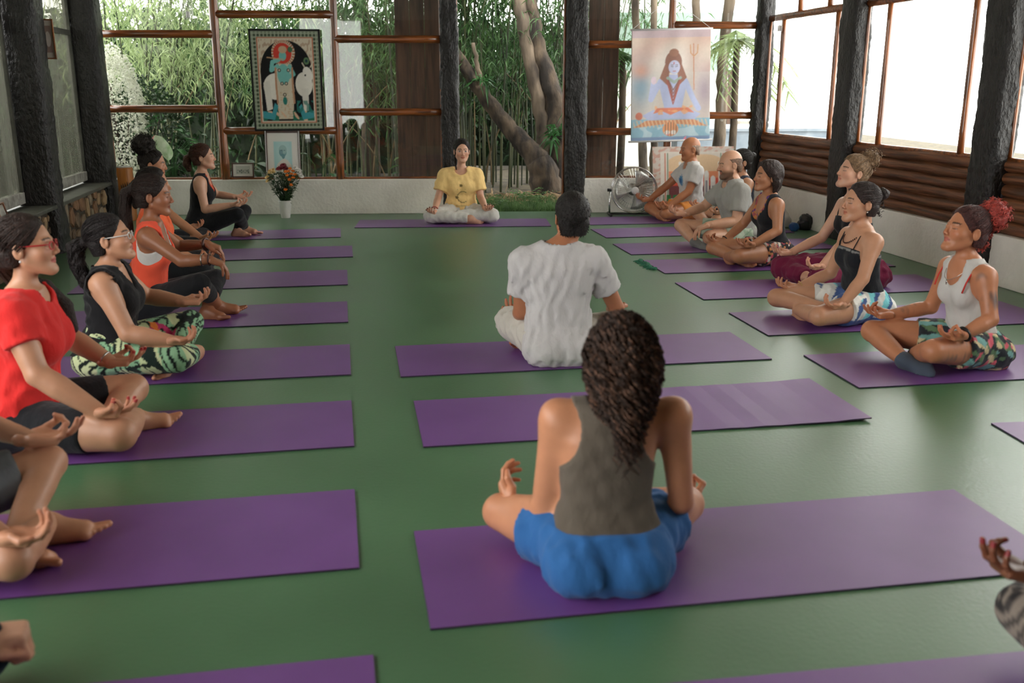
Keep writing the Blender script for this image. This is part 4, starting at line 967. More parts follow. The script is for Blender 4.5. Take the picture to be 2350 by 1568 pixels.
    for F, gr in ([] if g.get('nocull') else covers):
        ii = [np.clip(np.searchsorted(a, V[:, j]), 1, len(a) - 1) for j, a in enumerate(F.ax)]
        dm = np.max([F.d[ii[0] - p, ii[1] - q_, ii[2] - r_] for p in (0, 1) for q_ in (0, 1) for r_ in (0, 1)], axis=0); hid |= (dm < -.0008) & (V[:, 2] < tz[-1] + .05)
    Q = Q[~hid[Q].all(1)]; used = np.unique(Q); rem = np.full(len(V), -1); rem[used] = np.arange(len(used)); parts[0] = (V[used], rem[Q], col[used])
    emit('body', parts, 'skin')
    # ---- hair
    if g['hair']: make_hair(root, g['hair'], Hc, HR, hs, g)
    if g['extra']: g['extra'](root, dict(Hc=Hc, HR=HR, hs=hs, S=S, E=E, W=W, K=K, AN=AN, tyf=tyf, tz=tz, kz=kz, tb=tb))
    return root
def strap(root, pts, r, col, name='strap', flat=.5):
    mb = MB(); mb.sweep(pts, r, n=6, flat=flat); me = mb.mesh(name, True); setcol(me, np.repeat(np.asarray(col, float)[None], len(me.vertices), 0)); return link(name, me, MT['cloth'], root)
def tubes(name, paths, rad, mat, root, cols, n=4):
    V, Q, C = [], [], []; off = 0
    for pth, r, c in zip(paths, rad, cols):
        p = np.asarray(pth, float); k = len(p); t = np.gradient(p, axis=0); t /= np.linalg.norm(t, axis=1, keepdims=True) + 1e-9
        up = np.array([.31, .77, .55]); s = np.cross(t, up); s /= np.linalg.norm(s, axis=1, keepdims=True) + 1e-9; w = np.cross(s, t); rr = (r * np.sqrt(np.clip(np.linspace(1.25, .12, k), 0, 1)))[:, None]
        for j in range(n):
            a = 2 * math.pi * j / n; V.append(p + s * math.cos(a) * rr + w * math.sin(a) * rr)
        i = np.arange(k - 1)
        for j in range(n): Q.append(np.stack([off + j * k + i, off + ((j + 1) % n) * k + i, off + ((j + 1) % n) * k + i + 1, off + j * k + i + 1], 1))
        C.append(np.repeat(np.asarray(c)[None], k * n, 0)); off += k * n
    return link(name, mesh_np(name, np.concatenate(V), np.concatenate(Q), True, np.concatenate(C)), MT[mat], root)
def make_hair(root, H, Hc, HR, hs, g):
    """H: col, cap thickness, hairline c, blobs [(centre, radius)], tails [[(p, r)...]], noise (amp, freq), tie point for strands"""
    rng = np.random.default_rng(H.get('seed', 3)); col = np.asarray(H['col'], float); hr = H.get('res', .0062)
    pts = [np.array(c) + s * np.array(r) * 1.15 for c, r in H.get('blobs', []) for s in (1, -1)] + [np.array(p) + s * r for tl in H.get('tails', []) for p, r in tl for s in (1, -1)]
    lo, hi = np.array([-.11, -.14, -.10]), np.array([.11, .11, .14])
    if pts: lo = np.minimum(lo, np.min(pts, 0) - .02); hi = np.maximum(hi, np.max(pts, 0) + .02)
    F = Fld(*[np.arange(a, b, hr) for a, b in zip(lo, hi)]); am, fq = H.get('noise', (.0018, 260)); t = H.get('cap', .010)
    def nz(X, Y, Z, *a): return am * sines((X, Y, Z), fq, 11, 6)
    if H.get('cap', 1):
        c0 = H.get('line', .030); nape = H.get('nape', -.075)
        def f(X, Y, Z):
            cut = .80 * Y - .60 * Z - c0 + .012 + .007 * np.cos(X * 42) * (Z > 0) + .35 * np.maximum(np.abs(X) - .055, 0)
            d = eld(X, Y + .015, Z - .0295, (.0755, .0975, .0865)) - t * np.clip(.12 - cut / .045, 0, 1) * (1 + (H.get('topk', 1.0) - 1) * np.clip(Z / .1, 0, 1)) + nz(X, Y, Z)
            d = np.minimum(d, np.maximum(cap(np.abs(X), Y, Z, (.03, -.055, -.02), (.022, -.05, -.09), .042 + t * .6, .034 + t * .4), -(Z - nape))) if H.get('napehair', True) else d
            return np.maximum(np.maximum(np.maximum(d, cut), nape - Z), Z - H.get('ztop', 1) - .25 * np.minimum(Y + .05, 0))
        F.func(lo, hi, f, .004)
        if H.get('ears', True):
            for s in (1, -1): F.ell((s * .09, -.006, -.014), (.03, .021, .033), .004, 's')
    for c, r in H.get('blobs', []): F.ell(c, r, .012, fn=lambda X, Y, Z: H.get('bnoise', (am, fq))[0] * sines((X, Y, Z), H.get('bnoise', (am, fq))[1], 17, 7))
    for tl in H.get('tails', []):
        for (a, ra), (b, rb) in zip(tl, tl[1:]): F.cone(a, b, (ra, rb), .012, fn=lambda X, Y, Z, t_: H.get('bnoise', (am, fq))[0] * sines((X, Y, Z), H.get('bnoise', (am, fq))[1], 17, 7))
    V, Q = nets(F); n = len(V)
    shade = 1 + .25 * sines((V * [1, .3, .3]).T, 160, 2)[:, None]; c = np.clip(col[None] * shade, 0, 1)
    if H.get('tipcol') is not None:
        w = np.clip((np.linalg.norm(V - np.asarray(H['tipc']), axis=1) < H['tipr']).astype(float) * 1.0, 0, 1)[:, None] * .8; c = c * (1 - w) + np.asarray(H['tipcol'])[None] * w
    Wd = Hc[None] + (V * hs) @ HR.T
    o = link('hair', mesh_np('hair', Wd, Q, True, c), MT['hairm'], root)
    # fine strands over the cap, towards the tie point
    paths, rad, cols = [], [], []
    tie = H.get('tie')
    if tie is not None:
        tie = np.asarray(tie, float); rx = np.array([.0775 + t, .099 + t, .088 + t]); ctr = np.array([0, -.016, .028]); tk = 0
        while tk < H.get('strands', 170):
            q = rng.normal(size=3); q /= np.linalg.norm(q); p = ctr + q * rx
            if .80 * p[1] - .60 * p[2] - H.get('line', .03) + .015 > -.004 or p[2] < -.05: continue
            tk += 1; u1 = unit((tie - ctr) / rx); k = 7; om = math.acos(np.clip(q @ u1, -1, 1)); pp = []
            for a in np.linspace(0, H.get('reach', .95), k):
                v = (math.sin((1 - a) * om) * q + math.sin(a * om) * u1) / (math.sin(om) + 1e-6); pp.append(ctr + v * rx * (1.004 + .012 * math.sin(a * math.pi) * rng.uniform(0, 1)))
            paths.append(pp); rad.append(rng.uniform(.0010, .0022)); cols.append(np.clip(col * rng.uniform(.7, 1.9), 0, 1))
    if H.get('fuzz'):
        sel = rng.choice(len(V), H['fuzz']); nn = V[sel] - np.array([0, -.016, .02]); nn /= np.linalg.norm(nn, axis=1, keepdims=True)
        for p, q in zip(V[sel], nn):
            dn = unit(np.array([rng.normal() * .5, -.5, -.6]) - q * .2); ln = H.get('fuzzl', .016) * rng.uniform(.6, 1.3); paths.append([p - q * .002, p + dn * ln * .5 + q * .0015, p + dn * ln - q * .001]); rad.append(.0016); cols.append(np.clip(col * rng.uniform(.6, 2.2), 0, 1))
    for (c, r, cnt, cr) in H.get('curls', []):        # springy curls on the surface of a bun
        for _ in range(cnt):
            q = rng.normal(size=3); q /= np.linalg.norm(q); p = np.asarray(c) + q * np.asarray(r) * rng.uniform(.8, 1.0); s = unit(np.cross(q, rng.normal(size=3))); w = np.cross(q, s); th = np.linspace(0, rng.uniform(4, 9), 12)
            paths.append(p[None] + (np.cos(th)[:, None] * s + np.sin(th)[:, None] * w) * cr + q[None] * (th * cr * .28)[:, None]); rad.append(.0022); cols.append(np.clip(np.asarray(H.get('curlcol', col)) * rng.uniform(.6, 1.7), 0, 1))
    for tl in H.get('tails', []):                      # loose strands along a tail
        P = np.array([p for p, r in tl]); rr = np.array([r for p, r in tl]); uu = np.linspace(0, 1, len(tl))
        for _ in range(H.get('tailstr', 60)):
            d = unit(rng.normal(size=3)); k = 14; u = np.linspace(rng.uniform(0, .2), rng.uniform(.85, 1.06), k); q = np.stack([np.interp(u, uu, P[:, j]) for j in range(3)], 1)
            wv = H.get('wave', .002) * np.sin(u * rng.uniform(14, 26) + rng.uniform(0, 6))[:, None] * unit(rng.normal(size=3))[None]
            paths.append(q + d[None] * (np.interp(u, uu, rr) * rng.uniform(.8, 1.12))[:, None] + wv); rad.append(rng.uniform(.0012, .0026)); cols.append(np.clip(col * rng.uniform(.6, 1.8), 0, 1))
    for pth, r, c in H.get('locks', lambda rng: [])(rng): paths.append(pth); rad.append(r); cols.append(c)
    if paths:
        s = tubes('strands', [Hc[None] + (np.asarray(p) * hs) @ HR.T for p in paths], np.array(rad) * hs, 'hairm', o, cols, H.get('ln', 3)); s['kind'] = 'stuff'
# ------------------------------------------------------------------ props along the walls
class Cv:
    """small colour canvas; u right 0..1, v up 0..1"""
    def __init__(s, w, h, bg): s.w, s.h = w * 3, h * 3; w, h = s.w, s.h; s.a = np.zeros((h, w, 3)) + np.asarray(bg); v, u = np.mgrid[0:h, 0:w]; s.u, s.v = u / (w - 1), v / (h - 1); s.asp = h / w
    def m(s, mask, col, a=1.0): w = (np.asarray(mask, float) * a)[..., None]; s.a = s.a * (1 - w) + np.asarray(col) * w; return s
    def ell(s, cx, cy, rx, ry, col, a=1.0, rot=0): x, y = s.u - cx, (s.v - cy) * s.asp; ry = ry * s.asp; c, n = math.cos(rot), math.sin(rot); return s.m(((x * c + y * n) / rx) ** 2 + ((-x * n + y * c) / ry) ** 2 < 1, col, a)
    def soft(s, cx, cy, rx, ry, col, a=1.0): return s.m(np.exp(-((s.u - cx) / rx) ** 2 - ((s.v - cy) / ry) ** 2), col, a)
    def line(s, pts, w, col, a=1.0):
        for (x0, y0), (x1, y1) in zip(pts, pts[1:]):
            dx, dy = x1 - x0, (y1 - y0) * s.asp; px, py = s.u - x0, (s.v - y0) * s.asp; t = np.clip((px * dx + py * dy) / (dx * dx + dy * dy + 1e-9), 0, 1); s.m(np.hypot(px - dx * t, py - dy * t) < w, col, a)
        return s
    def rect(s, x0, x1, y0, y1, col, a=1.0): return s.m((s.u > x0) & (s.u < x1) & (s.v > y0) & (s.v < y1), col, a)
    def poly(s, pts, col, a=1.0):
        ins = np.zeros_like(s.u, bool); n = len(pts)
        for i in range(n):
            (x0, y0), (x1, y1) = pts[i], pts[(i + 1) % n]; c = (y0 > s.v) != (y1 > s.v); ins ^= c & (s.u < (x1 - x0) * (s.v - y0) / (y1 - y0 + 1e-12) + x0)
        return s.m(ins, col, a)
    def noise(s, f, seed): return sines((s.u, s.v * s.asp, s.u * 0), f, seed, 6)
PRINT = M('printed_surface', attr=True, c2=(.97, 1.03), ns=30, r=.7, spec=.25)
PRINT_GLOSS = M('glazed_print', attr=True, r=.15, spec=.5)
def print_sheet(name, cv, TL, TR, BR, BL, parent, thick=.004, mat=None, wave=0.0, nrm=None):
    """fine grid sheet that carries a printed picture"""
    ds = lambda a: a.reshape(cv.h // 3, 3, cv.w // 3, 3, -1).mean((1, 3)); w, h = cv.w // 3, cv.h // 3; pic = ds(cv.a).reshape(-1, 3); gv, gu = np.mgrid[0:h, 0:w]
    TL, TR, BR, BL = (np.asarray(q, float) for q in (TL, TR, BR, BL)); u, v = (gu / (w - 1)).ravel()[:, None], (gv / (h - 1)).ravel()[:, None]
    V = (BL * (1 - u) + BR * u) * (1 - v) + (TL * (1 - u) + TR * u) * v; n = unit(np.cross(TR - TL, TL - BL)) if nrm is None else nrm
    if wave: V = V + n * (wave * (np.sin(u * 9 + v * 3) + .6 * np.sin(u * 21 - v * 5)))
    i = np.arange(w * h).reshape(h, w); F = np.stack([i[:-1, :-1], i[:-1, 1:], i[1:, 1:], i[1:, :-1]], -1).reshape(-1, 4)
    N = len(V); rim = np.concatenate([i[0, :-1], i[:-1, -1], i[-1, :0:-1], i[:0:-1, 0]]); r2 = np.roll(rim, -1)
    M_ = len(rim); rb = N + np.arange(M_); V2 = np.concatenate([V, V[rim] - n * (thick + 3.2 * wave)]); F2 = np.concatenate([F, np.stack([rb, np.roll(rb, -1), r2, rim], 1), [[N, N + 2 * (w - 1) + (h - 1), N + w - 1 + h - 1, N + w - 1]]])
    c0 = V.mean(0) if parent is None else np.zeros(3)
    o = link(name, mesh_np(name, V2 - c0, F2, True, np.concatenate([pic, np.repeat(pic.mean(0)[None], M_, 0)])), mat or PRINT, parent); o.location = tuple(c0)
    return o
# --- dark devotional tapestry on the second window
cr, aq, bk, gn = L(206, 196, 176), L(120, 190, 184), L(20, 20, 22), L(40, 120, 110)
cv = Cv(114, 152, bk)
cv.rect(.03, .97, .022, .978, L(150, 160, 140)); a = np.abs(np.sin(cv.u * 60)) * np.abs(np.sin(cv.v * 82)); cv.m((a > .45) & ((cv.u < .1) | (cv.u > .9) | (cv.v < .075) | (cv.v > .925)) & (cv.u > .04) & (cv.u < .96) & (cv.v > .03) & (cv.v < .97), L(70, 84, 66))
cv.rect(.105, .895, .08, .92, L(186, 104, 74)); cv.rect(.12, .88, .09, .91, cr); cv.m((cv.noise(120, 2) > .2) & (cv.u > .13) & (cv.u < .87) & (cv.v > .1) & (cv.v < .9), L(166, 134, 110), .7)
cv.rect(.14, .86, .10, .62, bk); cv.ell(.5, .60, .36, .29, bk)
cv.ell(.34, .44, .17, .13, L(224, 220, 210)); cv.ell(.74, .46, .12, .12, L(224, 220, 210)); cv.poly([(.17, .48), (.26, .5), (.28, .22), (.2, .2)], L(216, 212, 202)); cv.poly([(.7, .42), (.8, .42), (.79, .2), (.72, .2)], L(216, 212, 202))
cv.ell(.80, .56, .065, .075, L(226, 222, 214), rot=.3); cv.line([(.84, .63), (.885, .68)], .008, cr); cv.line([(.76, .63), (.73, .67)], .008, cr); cv.ell(.79, .69, .04, .035, L(90, 120, 84)); cv.ell(.79, .69, .018, .016, L(30, 60, 70)); cv.ell(.765, .55, .012, .01, bk)
cv.ell(.47, .77, .165, .125, cr); cv.m((np.abs(np.sin(np.arctan2(cv.v - .77, cv.u - .47) * 16)) > .6) & (np.hypot(cv.u - .47, (cv.v - .77) * cv.asp) > .13) & (np.hypot(cv.u - .47, (cv.v - .77) * cv.asp) < .165), L(170, 110, 80)); cv.ell(.46, .765, .13, .1, L(206, 66, 52))
cv.poly([(.36, .66), (.58, .66), (.6, .4), (.56, .12), (.36, .12), (.34, .4)], cr); cv.m((cv.noise(150, 4) > .3) & (cv.u > .35) & (cv.u < .58) & (cv.v > .12) & (cv.v < .4), L(196, 170, 140), .8)
cv.ell(.46, .56, .09, .10, aq); cv.line([(.38, .64), (.29, .6), (.31, .68), (.4, .70)], .026, aq); cv.line([(.55, .64), (.6, .56), (.5, .52)], .026, aq); cv.ell(.46, .74, .052, .048, aq); cv.ell(.465, .80, .06, .035, L(200, 170, 140)); cv.ell(.57, .80, .035, .028, L(70, 110, 84)); cv.line([(.24, .725), (.47, .705)], .006, L(200, 160, 120))
for x in (.35, .585): cv.line([(x, .62), (x - .005, .45), (x + .005, .28)], .013, L(186, 140, 110))
for x, y in ((.43, .47), (.49, .47), (.46, .36), (.4, .6), (.53, .6)): cv.ell(x, y, .025, .018, L(60, 54, 50)); cv.ell(x, y, .013, .01, cr)
cv.ell(.46, .30, .03, .04, gn); cv.m((cv.noise(60, 7) > -.2) & (cv.u > .14) & (cv.u < .86) & (cv.v > .1) & (cv.v < .2) & ~((cv.u > .36) & (cv.u < .56)), L(36, 110, 90)); cv.m((cv.noise(90, 8) > .35) & (cv.u > .14) & (cv.u < .86) & (cv.v > .1) & (cv.v < .2), L(216, 180, 150)); cv.poly([(.14, .13), (.3, .11), (.36, .25), (.31, .28), (.27, .18), (.14, .2)], L(66, 150, 160)); cv.poly([(.86, .13), (.7, .11), (.65, .24), (.69, .27), (.74, .18), (.86, .2)], L(66, 150, 160)); cv.m((cv.noise(70, 12) > .1) & (cv.u > .62) & (cv.u < .86) & (cv.v > .18) & (cv.v < .3), gn, .8)
tap = print_sheet('tapestry', cv, BW(569, 66, -.03), BW(733, 67, -.03), BW(745, 299, -.03), BW(585, 301, -.03), None, wave=.004)
tag(tap, 'dark tapestry with a blue flute player and a white cow hanging on the window frame', 'tapestry')
# --- bright scroll poster right of the doorway
cv = Cv(114, 154, L(214, 202, 190)); n1 = cv.noise(14, 3)
cv.m(np.clip((cv.v - .6) * 3, 0, 1), L(222, 196, 176), .8); cv.m(np.clip(.5 + n1, 0, 1) * (cv.v > .62), L(206, 158, 146), .55); cv.m((cv.v > .93), L(190, 170, 186), .7)
cv.soft(.53, .70, .2, .14, L(240, 238, 232), .9); cv.m(np.exp(-((cv.u - .12) / .16) ** 2 - ((cv.v - .5) / .2) ** 2), L(120, 160, 184), .9); cv.m(np.exp(-((cv.u - .12) / .12) ** 2 - ((cv.v - .64) / .07) ** 2), L(216, 150, 120), .8)
cv.m(np.exp(-((cv.u - .92) / .14) ** 2 - ((cv.v - .45) / .2) ** 2), L(140, 120, 140), .8); cv.m((cv.v < .2), L(136, 184, 204)); cv.m((cv.noise(30, 5) > .1) & (cv.v < .13), L(190, 214, 222), .8); cv.m((cv.v < .035), L(110, 140, 180))
cv.poly([(.02, .125), (.2, .19), (.8, .19), (.97, .125), (.6, .15), (.4, .15)], L(206, 130, 80)); cv.m((np.sin(cv.u * 130 + cv.v * 60) > .3) & (cv.v > .125) & (cv.v < .19) & (cv.u > .03) & (cv.u < .97), L(230, 196, 150), .7)
bl = L(176, 186, 222)
cv.poly([(.14, .235), (.28, .285), (.5, .25), (.74, .285), (.88, .24), (.8, .19), (.5, .2), (.22, .19)], bl); cv.poly([(.33, .3), (.72, .3), (.8, .25), (.62, .27), (.5, .235), (.4, .27), (.28, .25)], L(222, 120, 84)); cv.m((cv.noise(80, 4) > .2) & (cv.v > .24) & (cv.v < .32) & (cv.u > .3) & (cv.u < .78), L(236, 170, 110), .8)
cv.poly([(.40, .60), (.66, .60), (.69, .48), (.64, .30), (.42, .30), (.36, .48)], bl); cv.line([(.68, .54), (.78, .38), (.85, .29)], .035, bl); cv.line([(.37, .54), (.25, .38), (.28, .52)], .034, bl); cv.ell(.285, .55, .035, .035, L(216, 196, 210))
cv.ell(.53, .71, .105, .10, L(140, 84, 62)); cv.poly([(.43, .70), (.36, .57), (.46, .5), (.48, .62)], L(150, 92, 66)); cv.poly([(.63, .70), (.70, .57), (.6, .5), (.58, .62)], L(150, 92, 66)); cv.ell(.54, .665, .072, .062, L(196, 200, 230)); cv.ell(.535, .795, .06, .035, L(156, 100, 72))
cv.line([(.500, .672), (.525, .670)], .004, L(80, 70, 90)); cv.line([(.555, .670), (.580, .672)], .004, L(80, 70, 90)); cv.line([(.495, .685), (.525, .686)], .003, L(90, 70, 80)); cv.line([(.555, .686), (.585, .685)], .003, L(90, 70, 80)); cv.line([(.525, .63), (.555, .63)], .006, L(190, 110, 120)); cv.ell(.535, .70, .006, .012, L(190, 60, 60)); cv.line([(.46, .57), (.54, .53), (.62, .57)], .018, L(150, 170, 160))
for k in range(5): cv.line([(.47 - k * .006, .55), (.53, .46 - k * .032), (.60 + k * .006, .55)], .006, L(120 + 12 * k, 70, 50))
cv.line([(.78, .87), (.79, .46)], .006, L(200, 130, 90)); cv.line([(.74, .86), (.745, .79), (.785, .76), (.83, .79), (.835, .86)], .007, L(206, 150, 100)); cv.ell(.5, .105, .1, .065, L(226, 150, 90)); cv.ell(.46, .075, .035, .02, L(240, 230, 220)); cv.ell(.54, .075, .035, .02, L(240, 230, 220)); cv.m((np.abs(np.sin(cv.u * 90)) > .8) & (np.hypot(cv.u - .5, (cv.v - .105) * cv.asp) < .09), L(80, 50, 40), .7)
cv.ell(.1, .23, .045, .035, L(206, 110, 80)); cv.m((cv.noise(90, 9) > .55) & (cv.v < .06) & (cv.u > .35) & (cv.u < .7), L(226, 120, 140))
cv.a = cv.a * .88 + .10
sc = tag(empty('scroll_poster'), 'bright scroll poster of a blue seated figure with a tiger skin', 'poster')
sc.location = tuple(BW(1538, 325, -.05)); so = np.array(sc.location); q = lambda x, y: BW(x, y, -.05) - so
print_sheet('sheet', cv, q(1450, 70), q(1632, 66), q(1628, 319), q(1448, 325), sc, wave=.005)
for nm, a, b in (('top_rod', (1447, 69), (1636, 65)), ('bottom_rod', (1442, 326), (1634, 320))):
    mb = MB(); mb.sweep([q(*a), q(*b)], .012, n=8); mb.build(nm, MT['white_plastic'], sc, smooth=True)
mb = MB(); mb.sweep([q(1450, 69), q(1540, -6), q(1632, 65)], .003, n=5); mb.build('cord', MT['white_plastic'], sc)
# --- framed pictures on the sill
def framed(name, label, px, z0, cv, fw, mat, lean=.04, off=-.03, cat='picture', mat_w=.0, glassy=True, dots=None):
    (x0, y0), (x1, y1) = px; A = BW(x0, y1, off); B = BW(x1, y1, off); w = float((B - A) @ EB); h = float(BW(x0, y0, off)[2] - BW(x0, y1, off)[2])
    o = tag(empty(name, tuple(A + EB * w / 2 - Z3 * 0)), label, cat); o.location[2] = z0
    ez = unit(Z3 * h + NB * lean); n = -NB
    for nm, a, b, c, d in (('frame_side', -w / 2, -w / 2 + fw, 0, h), ('frame_side', w / 2 - fw, w / 2, 0, h), ('frame_side', -w / 2, w / 2, 0, fw), ('frame_side', -w / 2, w / 2, h - fw, h)):
        mb = MB(); mb.obox((0, 0, 0), EB, -NB, ez, a, b, -.002, .018, c, d); mb.build(nm, mat, o, bevel=.003)
    P = lambda x, z, d=.004: EB * x - NB * d + ez * z
    print_sheet('picture_sheet', cv, P(-w / 2 + fw, h - fw), P(w / 2 - fw, h - fw), P(w / 2 - fw, fw), P(-w / 2 + fw, fw), o, mat=PRINT_GLOSS)
    if dots:
        for s in (-1, 1):
            m2 = MB()
            for k in range(dots): c = P(s * (w / 2 - fw * .5), h * (k + .5) / dots, .02); m2.obox(c, EB, -NB, ez, -.005, .005, -.003, .003, -.006, .006)
            m2.build('bead_trim', MT['white_plastic'], o)
    mb = MB(); mb.obox((0, 0, 0), EB, -NB, ez, -w / 2 + .002, w / 2 - .002, -.008, -.002, .002, h - .002); mb.build('back_board', mat, o)
    return o
darkwood = M('dark_frame_wood', L(58, 34, 26), .4, c2=L(84, 50, 38), ns=9)
cv = Cv(84, 108, L(214, 210, 202)); cv.rect(.2, .8, .08, .80, L(188, 204, 200)); cv.rect(.225, .775, .09, .785, L(150, 196, 198)); cv.soft(.5, .5, .22, .3, L(186, 214, 210), .8)
cv.ell(.5, .56, .12, .13, L(100, 150, 154)); cv.ell(.5, .60, .125, .11, L(140, 178, 178)); cv.m((cv.u > .38) & (cv.u < .5) & (cv.v > .46) & (cv.v < .6) & (np.hypot(cv.u - .5, cv.v - .55) < .12), L(74, 126, 134), .7); cv.line([(.43, .585), (.48, .59)], .008, L(40, 70, 80)); cv.line([(.53, .59), (.57, .585)], .008, L(40, 70, 80)); cv.line([(.47, .5), (.54, .5)], .006, L(60, 90, 96)); cv.ell(.51, .45, .05, .06, L(84, 134, 140))
cv.poly([(.23, .09), (.77, .09), (.76, .24), (.64, .36), (.54, .40), (.44, .36), (.32, .28)], L(206, 202, 192))
framed('framed_portrait', 'framed blue-toned portrait in a wide white mount on the sill', ((612, 305), (692, 412)), SILL + .03, cv, .022, darkwood, lean=.05, dots=34)
cv = Cv(60, 42, L(206, 202, 194)); cv.rect(.14, .86, .18, .84, L(166, 166, 156)); cv.m((cv.noise(70, 4) > .0) & (cv.v > .25) & (cv.v < .55) & (cv.u > .2) & (cv.u < .8), L(80, 86, 78))
framed('framed_photo', 'small dark-framed landscape photograph on the sill', ((533, 378), (584, 412)), SILL + .03, cv, .014, darkwood, lean=.03)
# --- sunset palace poster leaning on the wall behind the men
cv = Cv(110, 92, L(216, 206, 196)); cv.m((cv.noise(90, 5) > .1), L(206, 140, 120), .6); cv.rect(.10, .9, .06, .92, L(228, 222, 212)); cv.rect(.14, .86, .2, .9, L(222, 214, 204))
vv = np.clip((cv.v - .3) / .5, 0, 1); ins = (cv.u > .2) & (cv.u < .86) & (cv.v > .2) & (cv.v < .88 - ((cv.u - .53) / .45) ** 4 * .3); cv.m(ins, L(226, 196, 160)); cv.m(ins & (cv.v < .62), L(226, 130, 90), .8); cv.m(ins & (cv.v < .52), L(214, 70, 60), .8); cv.m(ins & (cv.v < .4), L(70, 60, 70), .8)
for x in (.15, .18, .86, .83): cv.rect(x, x + .012, .1, .9, L(206, 120, 90) if x in (.15, .86) else L(110, 140, 110))
for x, h in ((.42, .5), (.5, .58), (.58, .66), (.66, .58), (.74, .5)): cv.rect(x - .03, x + .03, .2, h, L(226, 222, 216)); cv.ell(x, h, .03, .05, L(232, 230, 226)); cv.rect(x - .012, x + .012, .24, h - .1, L(150, 150, 160))
for x in (.34, .82): cv.rect(x - .012, x + .012, .2, .74, L(230, 226, 220)); cv.ell(x, .74, .02, .03, L(230, 226, 220))
cv.rect(.12, .88, .07, .2, L(206, 180, 160)); cv.m((np.abs(np.sin(cv.u * 40)) > .55) & (cv.v > .08) & (cv.v < .26) & (cv.u > .13) & (cv.u < .87), L(60, 120, 70)); cv.m((cv.noise(80, 8) > .4) & (cv.v < .1), L(200, 90, 90))
pst = print_sheet('palace_poster', cv, BW(1497, 337, -.03), BW(1684, 336, -.03), BW(1684, 484, -.12), BW(1499, 486, -.12), None, thick=.01)
tag(pst, 'sunset poster with white palace towers leaning on the wall behind the men', 'poster')
# --- small pictures on the left side
c = PL - DV * 2.40 + NV * .055; cv = Cv(24, 60, L(196, 190, 176)); cv.rect(.2, .8, .15, .85, L(150, 130, 120)); cv.ell(.5, .5, .25, .2, L(206, 196, 186))
p = onplane(111, 90, PL + DV * -2.43, -DV); o = tag(empty('small_picture', (p[0], p[1], p[2])), 'small narrow wooden-framed picture on the left pillar', 'picture')
for a, b, e, f in ((-.055, -.043, -.17, .17), (.043, .055, -.17, .17), (-.055, .055, .158, .17), (-.055, .055, -.17, -.158)):
    mb = MB(); mb.obox((0, 0, 0), NV, -DV, Z3, a, b, 0, .02, e, f); mb.build('frame_side', MT['wood_v'], o, bevel=.002)
P = lambda x, z: NV * x - DV * .008 + Z3 * z
print_sheet('picture_sheet', cv, P(-.045, .16), P(.045, .16), P(.045, -.16), P(-.045, -.16), o)
p = onplane(8, 488, PL - NV * .05, NV); o = tag(empty('small_picture', (p[0], p[1], .437)), 'small picture frame standing on the stone ledge at the left edge', 'picture')
for a, b, e, f in ((-.09, -.075, 0, .15), (.075, .09, 0, .15), (-.09, .09, 0, .014), (-.09, .09, .136, .15)):
    mb = MB(); mb.obox((0, 0, 0), DV, NV, unit(Z3 - NV * .25), a, b, 0, .018, e, f); mb.build('frame_side', MT['wood_v'], o, bevel=.002)
mb = MB(); mb.obox((0, 0, 0), DV, NV, unit(Z3 - NV * .25), -.075, .075, .002, .008, .014, .136); mb.build('picture_sheet', MT['white_frame'], o)
# --- flower vase
g = ground(656, 500); vz = tag(empty('flower_vase', (g[0], g[1], 0)), 'tall white ribbed vase standing by the low wall', 'vase')
mb = MB(); mb.lathe([(.048, 0), (.05, .004), (.052, .02), (.055, .06), (.06, .11), (.066, .16), (.072, .19), (.074, .2), (.07, .2), (.066, .19), (.05, .03), (.0, .028)], 28, cap=False); mb.add([(.048 * math.cos(6.2832 * k / 28), .048 * math.sin(6.2832 * k / 28), 0) for k in range(28)], [tuple(range(28))[::-1]])
mb.build('vase_body', M('white_ceramic', L(214, 212, 208), .45, c2=L(200, 198, 194), ns=8, bump=.6, bs=10), vz, smooth=True)
for k in range(7):
    a = .5 + k * .42; mb = MB(); mb.sweep([(math.cos(a) * .055, math.sin(a) * .055, .03), (math.cos(a + .1) * .062, math.sin(a + .1) * .062, .09), (math.cos(a) * .069, math.sin(a) * .069, .15)], .004, n=5); mb.build('rib', MT['white_plastic'], vz, smooth=True)
FC = dict(red=M('burgundy_petal', L(126, 24, 40), .6), orange=M('orange_petal', L(232, 132, 40), .6), cream=M('cream_petal', L(226, 196, 130), .6), white=M('white_petal', L(226, 224, 218), .6), yellow=M('yellow_petal', L(226, 170, 70), .6))
stem_m = M('dark_green_stem', L(34, 62, 34), .6, c2=L(60, 92, 50), ns=20)
FL = [((-.02, -.03, .56), 'red', .05), ((.02, -.02, .57), 'red', .045), ((-.05, .02, .55), 'red', .045), ((.0, .03, .59), 'red', .045), ((.03, .03, .55), 'red', .04)]
FL += [((x, y, z), 'orange', .026) for x, y, z in ((.07, -.05, .53), (.10, -.03, .50), (.06, -.08, .49), (.12, -.05, .46), (.085, -.08, .44), (.11, .0, .53), (.14, -.02, .49), (.05, -.09, .53), (.09, -.04, .56), (.10, -.07, .38), (.04, -.1, .33))]
FL += [((x, y, z), 'cream', .036) for x, y, z in ((-.14, -.02, .53), (-.16, .02, .50), (-.12, .03, .54), (-.18, -.01, .46), (-.10, -.04, .52), (-.17, -.03, .42))]
FL += [((x, y, z), 'white', .04) for x, y, z in ((.15, .03, .54), (.18, .02, .50), (.20, .0, .47), (.13, .06, .56), (.17, .05, .53), (-.07, -.06, .47), (-.05, -.07, .44))]
